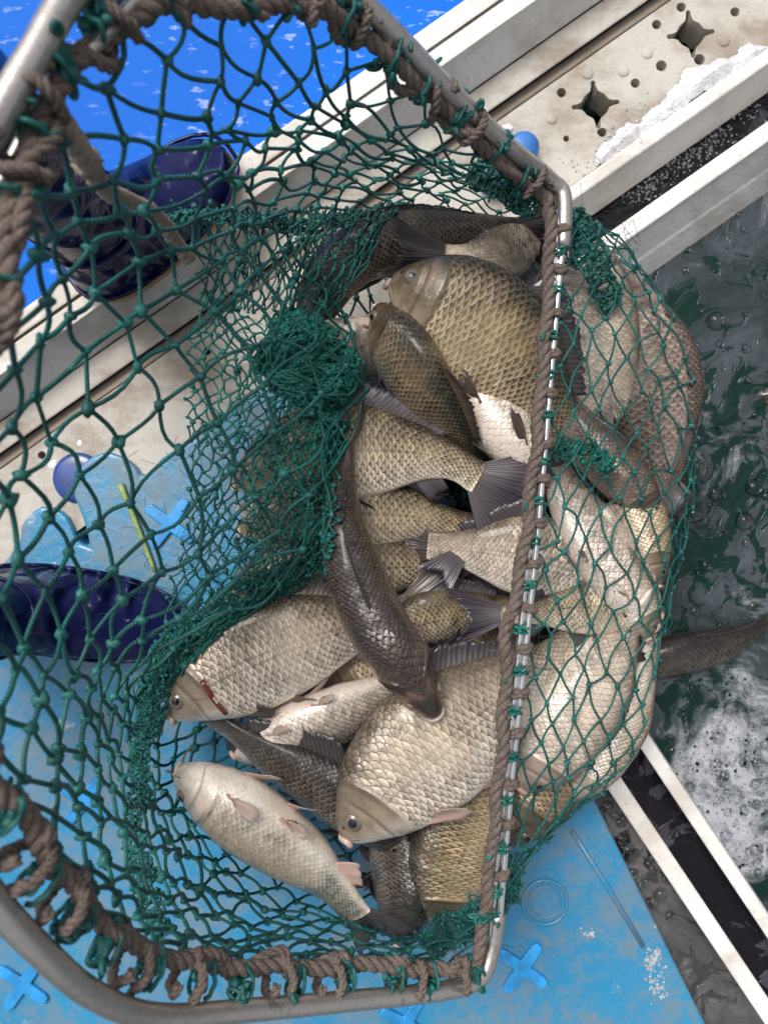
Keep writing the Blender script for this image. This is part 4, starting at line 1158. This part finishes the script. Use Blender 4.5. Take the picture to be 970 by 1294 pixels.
while pos_s < RL - .02:
    q = int(pos_s * step) % tot
    p_ = rp[q]; hpn = nearest(hp, p_); dvec = hpn - p_
    onbar = q < tot * .30
    if onbar:
        # small brown rings on the bar and bright twine knots between bar and rope
        place(LM_R[kk % 3], p_ + dvec * .86, rpt[q], dvec)
        q2 = (q + int(.024 * step)) % tot
        d2 = nearest(hp, rp[q2]) - rp[q2]
        place(LM_S[kk % 4], rp[q2] + d2 * .62, rpt[q2], d2)
        pos_s += .047 + random.uniform(-.006, .006)
    else:
        gap = np.linalg.norm(dvec)
        place(LM_G[kk % 4], p_ + dvec * min(.35, .01 / max(gap, 1e-3)), rpt[q], dvec)
        q2 = (q + int(.022 * step)) % tot
        if kk % 3 != 1: place(LM_B[kk % 3], rp[q2] + (nearest(hp, rp[q2]) - rp[q2]) * .3, rpt[q2] + RNG.normal(0, .3, 3), nearest(hp, rp[q2]) - rp[q2])
        pos_s += .050 + random.uniform(-.010, .012)
    kk += 1

# netting bag: a surface of stations (rim to bottom) that the diamond mesh is knotted on
ST = [
    [(696, 262, .79), (745, 275, .850), (798, 325, .905), (770, 420, 1.0), (650, 560, 1.03)],
    [(690, 400, .79), (770, 390, .838), (856, 428, .905), (830, 520, 1.0), (680, 600, 1.03)],
    [(676, 560, .79), (775, 545, .838), (876, 560, .905), (840, 600, 1.0), (680, 650, 1.03)],
    [(660, 720, .79), (765, 700, .838), (862, 690, .905), (820, 690, 1.0), (660, 690, 1.03)],
    [(642, 880, .79), (735, 875, .840), (832, 838, .905), (790, 800, 1.0), (640, 740, 1.03)],
    [(626, 1040, .79), (700, 1020, .855), (772, 970, .925), (740, 900, 1.0), (620, 780, 1.03)],
    [(612, 1180, .79), (635, 1135, .865), (660, 1078, .94), (650, 980, 1.0), (600, 820, 1.03)],
    [(560, 1222, .765), (560, 1188, .87), (545, 1170, .96), (545, 1050, 1.01), (560, 840, 1.03)],
    [(450, 1220, .715), (455, 1185, .83), (440, 1130, .97), (470, 1000, 1.01), (530, 830, 1.03)],
    [(320, 1220, .65), (335, 1175, .79), (325, 1090, .97), (390, 960, 1.01), (510, 810, 1.03)],
    [(200, 1205, .575), (240, 1140, .75), (255, 1020, .97), (350, 900, 1.01), (500, 780, 1.03)],
    [(80, 1105, .488), (165, 1040, .70), (205, 950, .95), (300, 860, 1.01), (490, 760, 1.03)],
    [(-25, 975, .43), (110, 930, .63), (188, 885, .92), (280, 820, 1.01), (480, 740, 1.03)],
    [(-90, 820, .40), (100, 810, .60), (225, 825, .88), (280, 780, 1.0), (480, 720, 1.03)],
    [(-110, 647, .395), (120, 660, .60), (405, 705, .858), (300, 690, 1.0), (490, 700, 1.03)],
    [(-75, 480, .392), (130, 530, .60), (438, 570, .835), (320, 580, 1.0), (500, 690, 1.03)],
    [(5, 370, .397), (150, 420, .60), (462, 470, .84), (350, 480, 1.0), (520, 680, 1.03)],
    [(22, 235, .41), (180, 320, .60), (425, 385, .87), (400, 420, 1.0), (540, 660, 1.03)],
    [(100, 75, .442), (200, 205, .54), (395, 322, .93), (430, 390, .99), (540, 640, 1.03)],
    [(250, 10, .495), (315, 145, .60), (450, 282, .975), (480, 380, 1.0), (560, 640, 1.03)],
    [(410, 15, .565), (405, 145, .65), (520, 270, .98), (540, 380, 1.0), (580, 630, 1.03)],
    [(550, 128, .665), (525, 185, .735), (600, 262, .98), (610, 390, 1.0), (610, 620, 1.03)],
    [(640, 212, .742), (628, 228, .80), (668, 275, .95), (650, 400, 1.0), (630, 590, 1.03)],
]
NU, NV = 48, 30                                       # diamonds round the rim, half rows from rim to bottom
prof_s = np.array([catmull(np.array([P(*q) for q in s]), 140) for s in ST])        # (stations, 140, 3)
ru = np.linalg.norm(np.roll(prof_s[:, 0], -1, 0) - prof_s[:, 0], axis=1); ru = np.concatenate([[0], np.cumsum(ru)])
def bag(uu, vv):
    """uu in 0..NU (periodic), vv in 0..NV -> point"""
    uu = np.asarray(uu, float); vv = np.asarray(vv, float)
    s = (uu % NU) / NU * ru[-1]
    k = np.clip(np.searchsorted(ru, s, 'right') - 1, 0, len(ST) - 1)
    t = (s - ru[k]) / (ru[k + 1] - ru[k])
    vi = np.clip(vv / NV, 0, 1) * 139; v0 = np.clip(vi.astype(int), 0, 138); fv = (vi - v0)[..., None]
    n = len(ST)
    def col(kk): return prof_s[kk % n, v0] * (1 - fv) + prof_s[kk % n, v0 + 1] * fv
    a, b, c, d = col(k - 1), col(k), col(k + 1), col(k + 2); t = t[..., None]
    return .5 * ((2 * b) + (c - a) * t + (2 * a - 5 * b + 4 * c - d) * t * t + (3 * b - a - 3 * c + d) * t ** 3)
I, J = np.meshgrid(np.arange(NU), np.arange(NV + 1), indexing='ij')
UU = I + .5 * (J % 2); VV = J.astype(float)
jit = RNG.normal(0, 1, (NU, NV + 1, 3))
UUj = UU + .10 * jit[..., 0] * (J > 0); VVj = VV + .16 * jit[..., 1] * ((J > 0) & (J < NV))
K3 = bag(UUj, VVj)
K3 += jit * .0022 * (J > 0)[..., None]
# keep the bag above the ground sheets
K3[..., 2] = np.maximum(K3[..., 2], .006)
# the netting lies on the fish it covers: lift every point that would sink below a fish's upper skin
from mathutils.bvhtree import BVHTree
_V, _F, _n = [], [], 0
for fo in FISH:
    bo_ = [c for c in fo.children if c.name.startswith('body')][0]
    me = bo_.data
    co = np.empty(len(me.vertices) * 3); me.vertices.foreach_get('co', co)
    _V.extend(map(tuple, co.reshape(-1, 3))); _F.extend([tuple(x + _n for x in pl.vertices) for pl in me.polygons]); _n += len(me.vertices)
TREE = BVHTree.FromPolygons(_V, _F)
def lift(p, margin=.003):
    h = TREE.ray_cast(Vector((p[0], p[1], .6)), Vector((0, 0, -1)))
    if h[0] is not None and h[0].z + margin > p[2]: p[2] = h[0].z + margin
    return p
arc2 = []
for s_ in ST:
    c_ = catmull(np.array([P(*q) for q in s_]), 140); tgt = P(*s_[2])
    arc2.append(np.argmin(np.linalg.norm(c_ - tgt, axis=1)) / 139)
arc2 = np.array(arc2 + arc2[:1])
vfold = np.interp((UU % NU) / NU * ru[-1], ru, arc2) * NV
over = VVj <= vfold + .3
for a_, b_ in zip(*np.nonzero(over)):
    lift(K3[a_, b_], .0035)
def twine_segments(A, B, sag, k=5):
    t = np.linspace(0, 1, k)
    s = A[:, None] + (B - A)[:, None] * t[None, :, None]
    L_ = np.linalg.norm(B - A, axis=1)
    off = RNG.normal(0, 1, (len(A), 3)) * (sag * L_)[:, None]
    off[:, 2] -= .05 * L_
    return s + off[:, None] * np.sin(t * np.pi)[None, :, None]
A_, B_, O_ = [], [], []
for j in range(NV):
    for sgn in (0, 1):
        i = np.arange(NU)
        i2 = (i + (sgn if j % 2 else sgn - 1)) % NU
        A_.append(K3[i, j]); B_.append(K3[i2, j + 1]); O_.append(over[i, j] & over[i2, j + 1])
A_ = np.concatenate(A_); B_ = np.concatenate(B_)
TS = twine_segments(A_, B_, .07, 6)
for a_ in np.nonzero(np.concatenate(O_))[0]:
    for b_ in range(1, 5): lift(TS[a_, b_], .0022)
mb = MB(); segs_tubes(mb, TS, RNG.uniform(.9, 1.12, len(A_)) * np.interp(A_[:, 0], [-.25, -.05, .1, .3], [.0020, .0017, .0014, .00118]), 6)
o = mb.build('netting', M_TWINE, net); tag(o, kind='stuff')
mb = MB(); blobs(mb, K3[:, 1:].reshape(-1, 3), RNG.uniform(.85, 1.1, NU * NV) * np.interp(K3[:, 1:].reshape(-1, 3)[:, 0], [-.25, -.05, .1, .3], [.0049, .0041, .0033, .0029]), 2, .22)
o = mb.build('netting_knots', M_TWINE, net); tag(o, kind='stuff')

# crumpled folds: slack netting bunched where the bag turns under the fish
def crumple(name, path, width, nu, nv, noise_amp, mat, lift=0.0, r=.0012, knot=.0026):
    c = catmull(np.array([P(*q) for q in path]), 60)
    t, n_, b_ = frames(c)
    side = norm(np.cross(t, np.array([0, 0, 1.0])))
    i, j = np.meshgrid(np.arange(nu), np.arange(nv), indexing='ij')
    s = np.clip((i + .5 * (j % 2)) / nu + RNG.normal(0, .012, i.shape), 0, 1) * 59
    k0 = np.clip(s.astype(int), 0, 58); fr = (s - k0)[..., None]
    wv = np.interp(s, np.linspace(0, 59, len(width)), width)
    base = c[k0] * (1 - fr) + c[k0 + 1] * fr
    a = (j / (nv - 1) - .5) * 2
    # concertina: rows go back and forth across the band
    zig = np.sin(a * np.pi * 1.5 + s * .35)
    p = base + side[k0] * (zig * wv)[..., None] + RNG.normal(0, 1, base.shape) * np.array([1, 1, .7]) * noise_amp * .45
    q_ = np.stack([i * .22, j * .16, 0 * i], -1).reshape(-1, 3)
    p = p + np.stack([fbm(q_, 1.0, 3.1 + k_, 2) for k_ in (0, 7, 13)], -1).reshape(p.shape) * noise_amp * 2.2
    p[..., 2] += lift + (1 - zig ** 2) * wv * .45
    A, B = [], []
    for jj in range(nv - 1):
        for sg in (0, 1):
            ii = np.arange(nu); i2 = ii + (sg if jj % 2 else sg - 1)
            ok = (i2 >= 0) & (i2 < nu)
            A.append(p[ii[ok], jj]); B.append(p[i2[ok], jj + 1])
    A = np.concatenate(A); B = np.concatenate(B)
    mb = MB(); segs_tubes(mb, twine_segments(A, B, .17, 6), RNG.uniform(r * .85, r * 1.2, len(A)), 5)
    blobs(mb, p.reshape(-1, 3), RNG.uniform(knot * .8, knot * 1.15, p.size // 3), 1, .25)
    o = mb.build(name, mat, net); tag(o, kind='stuff'); return o
crumple('netting_fold', [(340, 425, .845), (380, 448, .835), (395, 475, .835), (380, 512, .84)], [.03, .046, .05, .04], 26, 30, .0045, M_TWINEB, .0, .0016, .0036)
def slack(c00, c10, c11, c01, nu, nv, amp, mat, r=.0012, knot=.0029, seed=1.0):
    """a loose second layer of mesh lying between four corners (pixel, pixel, distance)"""
    a, b, c, d = (P(*q) for q in (c00, c10, c11, c01))
    i, j = np.meshgrid(np.arange(nu), np.arange(nv), indexing='ij')
    u = ((i + .5 * (j % 2)) / nu)[..., None]; v = (j / (nv - 1))[..., None]
    # gathers: the mesh bunches along wandering lines
    w_ = np.stack([i * .16, j * .09, 0 * i], -1).reshape(-1, 3)
    g1, g2, g3 = (fbm(w_, 1.0, seed + q, 2).reshape(i.shape)[..., None] for q in (0, 5.3, 9.1))
    u = np.clip(u + .10 * g1, -.05, 1.05); v = np.clip(v + .08 * g2, -.05, 1.05)
    p = a * (1 - u) * (1 - v) + b * u * (1 - v) + c * u * v + d * (1 - u) * v
    p = p + np.array([0, 0, 1.0]) * g3 * amp + RNG.normal(0, .0018, p.shape)
    for x, y in np.ndindex(nu, nv): lift(p[x, y], .004)
    A, B = [], []
    for jj in range(nv - 1):
        for sg in (0, 1):
            ii = np.arange(nu); i2 = ii + (sg if jj % 2 else sg - 1)
            ok = (i2 >= 0) & (i2 < nu)
            A.append(p[ii[ok], jj]); B.append(p[i2[ok], jj + 1])
    A = np.concatenate(A); B = np.concatenate(B)
    mb = MB(); segs_tubes(mb, twine_segments(A, B, .10, 5), RNG.uniform(r * .85, r * 1.15, len(A)), 5)
    blobs(mb, p.reshape(-1, 3), RNG.uniform(knot * .8, knot * 1.15, nu * nv), 1, .25)
    o = mb.build('netting_fold', mat, net); tag(o, kind='stuff')
slack((255, 372, .80), (455, 420, .835), (440, 570, .84), (235, 560, .80), 15, 20, .012, M_TWINEB, seed=2.0)
slack((250, 545, .80), (440, 545, .835), (425, 715, .85), (215, 800, .82), 14, 22, .010, M_TWINE, seed=6.0)
slack((330, 540, .82), (438, 530, .83), (425, 715, .845), (300, 740, .84), 10, 18, .010, M_TWINEB, seed=7.5)
slack((225, 262, .74), (520, 262, .90), (425, 395, .87), (250, 392, .78), 24, 10, .010, M_TWINE, seed=11.0)
slack((205, 800, .83), (420, 705, .85), (300, 770, .87), (190, 890, .86), 22, 8, .006, M_TWINEB, seed=13.0)
crumple('netting_fold', [(430, 530, .84), (420, 590, .845), (415, 660, .85), (385, 715, .86), (310, 755, .865), (245, 795, .87), (205, 850, .875), (185, 930, .88)], [.008, .010, .010, .014, .022, .024, .02, .012], 56, 13, .004, M_TWINE, .0, .001)
crumple('netting_fold', [(190, 880, .80), (178, 960, .79), (172, 1040, .77), (185, 1120, .74), (200, 1190, .69)], [.010, .010, .011, .012, .012], 30, 8, .003, M_TWINE, .0)
crumple('netting_fold', [(215, 275, .72), (300, 276, .78), (380, 284, .84), (450, 276, .88), (520, 262, .89)], [.006, .007, .009, .009, .006], 34, 8, .003, M_TWINE, .0)
crumple('netting_fold', [(718, 268, .83), (728, 300, .84), (750, 340, .845), (775, 390, .86)], [.016, .02, .018, .012], 14, 10, .004, M_TWINE, .0)
crumple('netting_fold', [(700, 560, .835), (740, 575, .832), (775, 590, .835)], [.01, .012, .01], 10, 8, .004, M_TWINEB, .0)
crumple('netting_fold', [(650, 1090, .90), (625, 1140, .86), (560, 1175, .88), (535, 1190, .88)], [.014, .018, .022, .016], 22, 12, .0045, M_TWINE, .0)
crumple('netting_fold', [(600, 210, .80), (640, 235, .80), (675, 262, .80)], [.016, .02, .014], 14, 12, .005, M_TWINE, .0)

# frayed fibres
def fray(centres, n, ln, mat):
    P0 = []
    for (x, y, d, sp) in centres:
        for _ in range(n):
            P0.append(P(x + random.gauss(0, sp), y + random.gauss(0, sp), d - abs(random.gauss(0, .006))))
    P0 = np.array(P0); M_ = len(P0)
    d1 = norm(RNG.normal(0, 1, (M_, 3))) * RNG.uniform(.3, 1, (M_, 1)) * ln
    d2 = d1 + RNG.normal(0, 1, (M_, 3)) * ln * .5
    t = np.linspace(0, 1, 5)[None, :, None]
    s = P0[:, None] + d1[:, None] * t + (d2 - d1)[:, None] * t * t
    mb = MB(); segs_tubes(mb, s, np.full(M_, .00028), 3)
    o = mb.build('frayed_fibres', mat, net); tag(o, kind='stuff')
fray([(390, 440, .80, 40), (330, 600, .81, 60), (260, 770, .82, 50), (300, 720, .82, 50), (740, 590, .825, 30), (740, 320, .83, 30), (560, 1180, .86, 35), (745, 760, .83, 40)], 130, .018, M_TWINEB)
fray([(690 - .09 * q, 262 + q, .77, 5) for q in range(0, 920, 40)], 8, .012, M_ROPE)
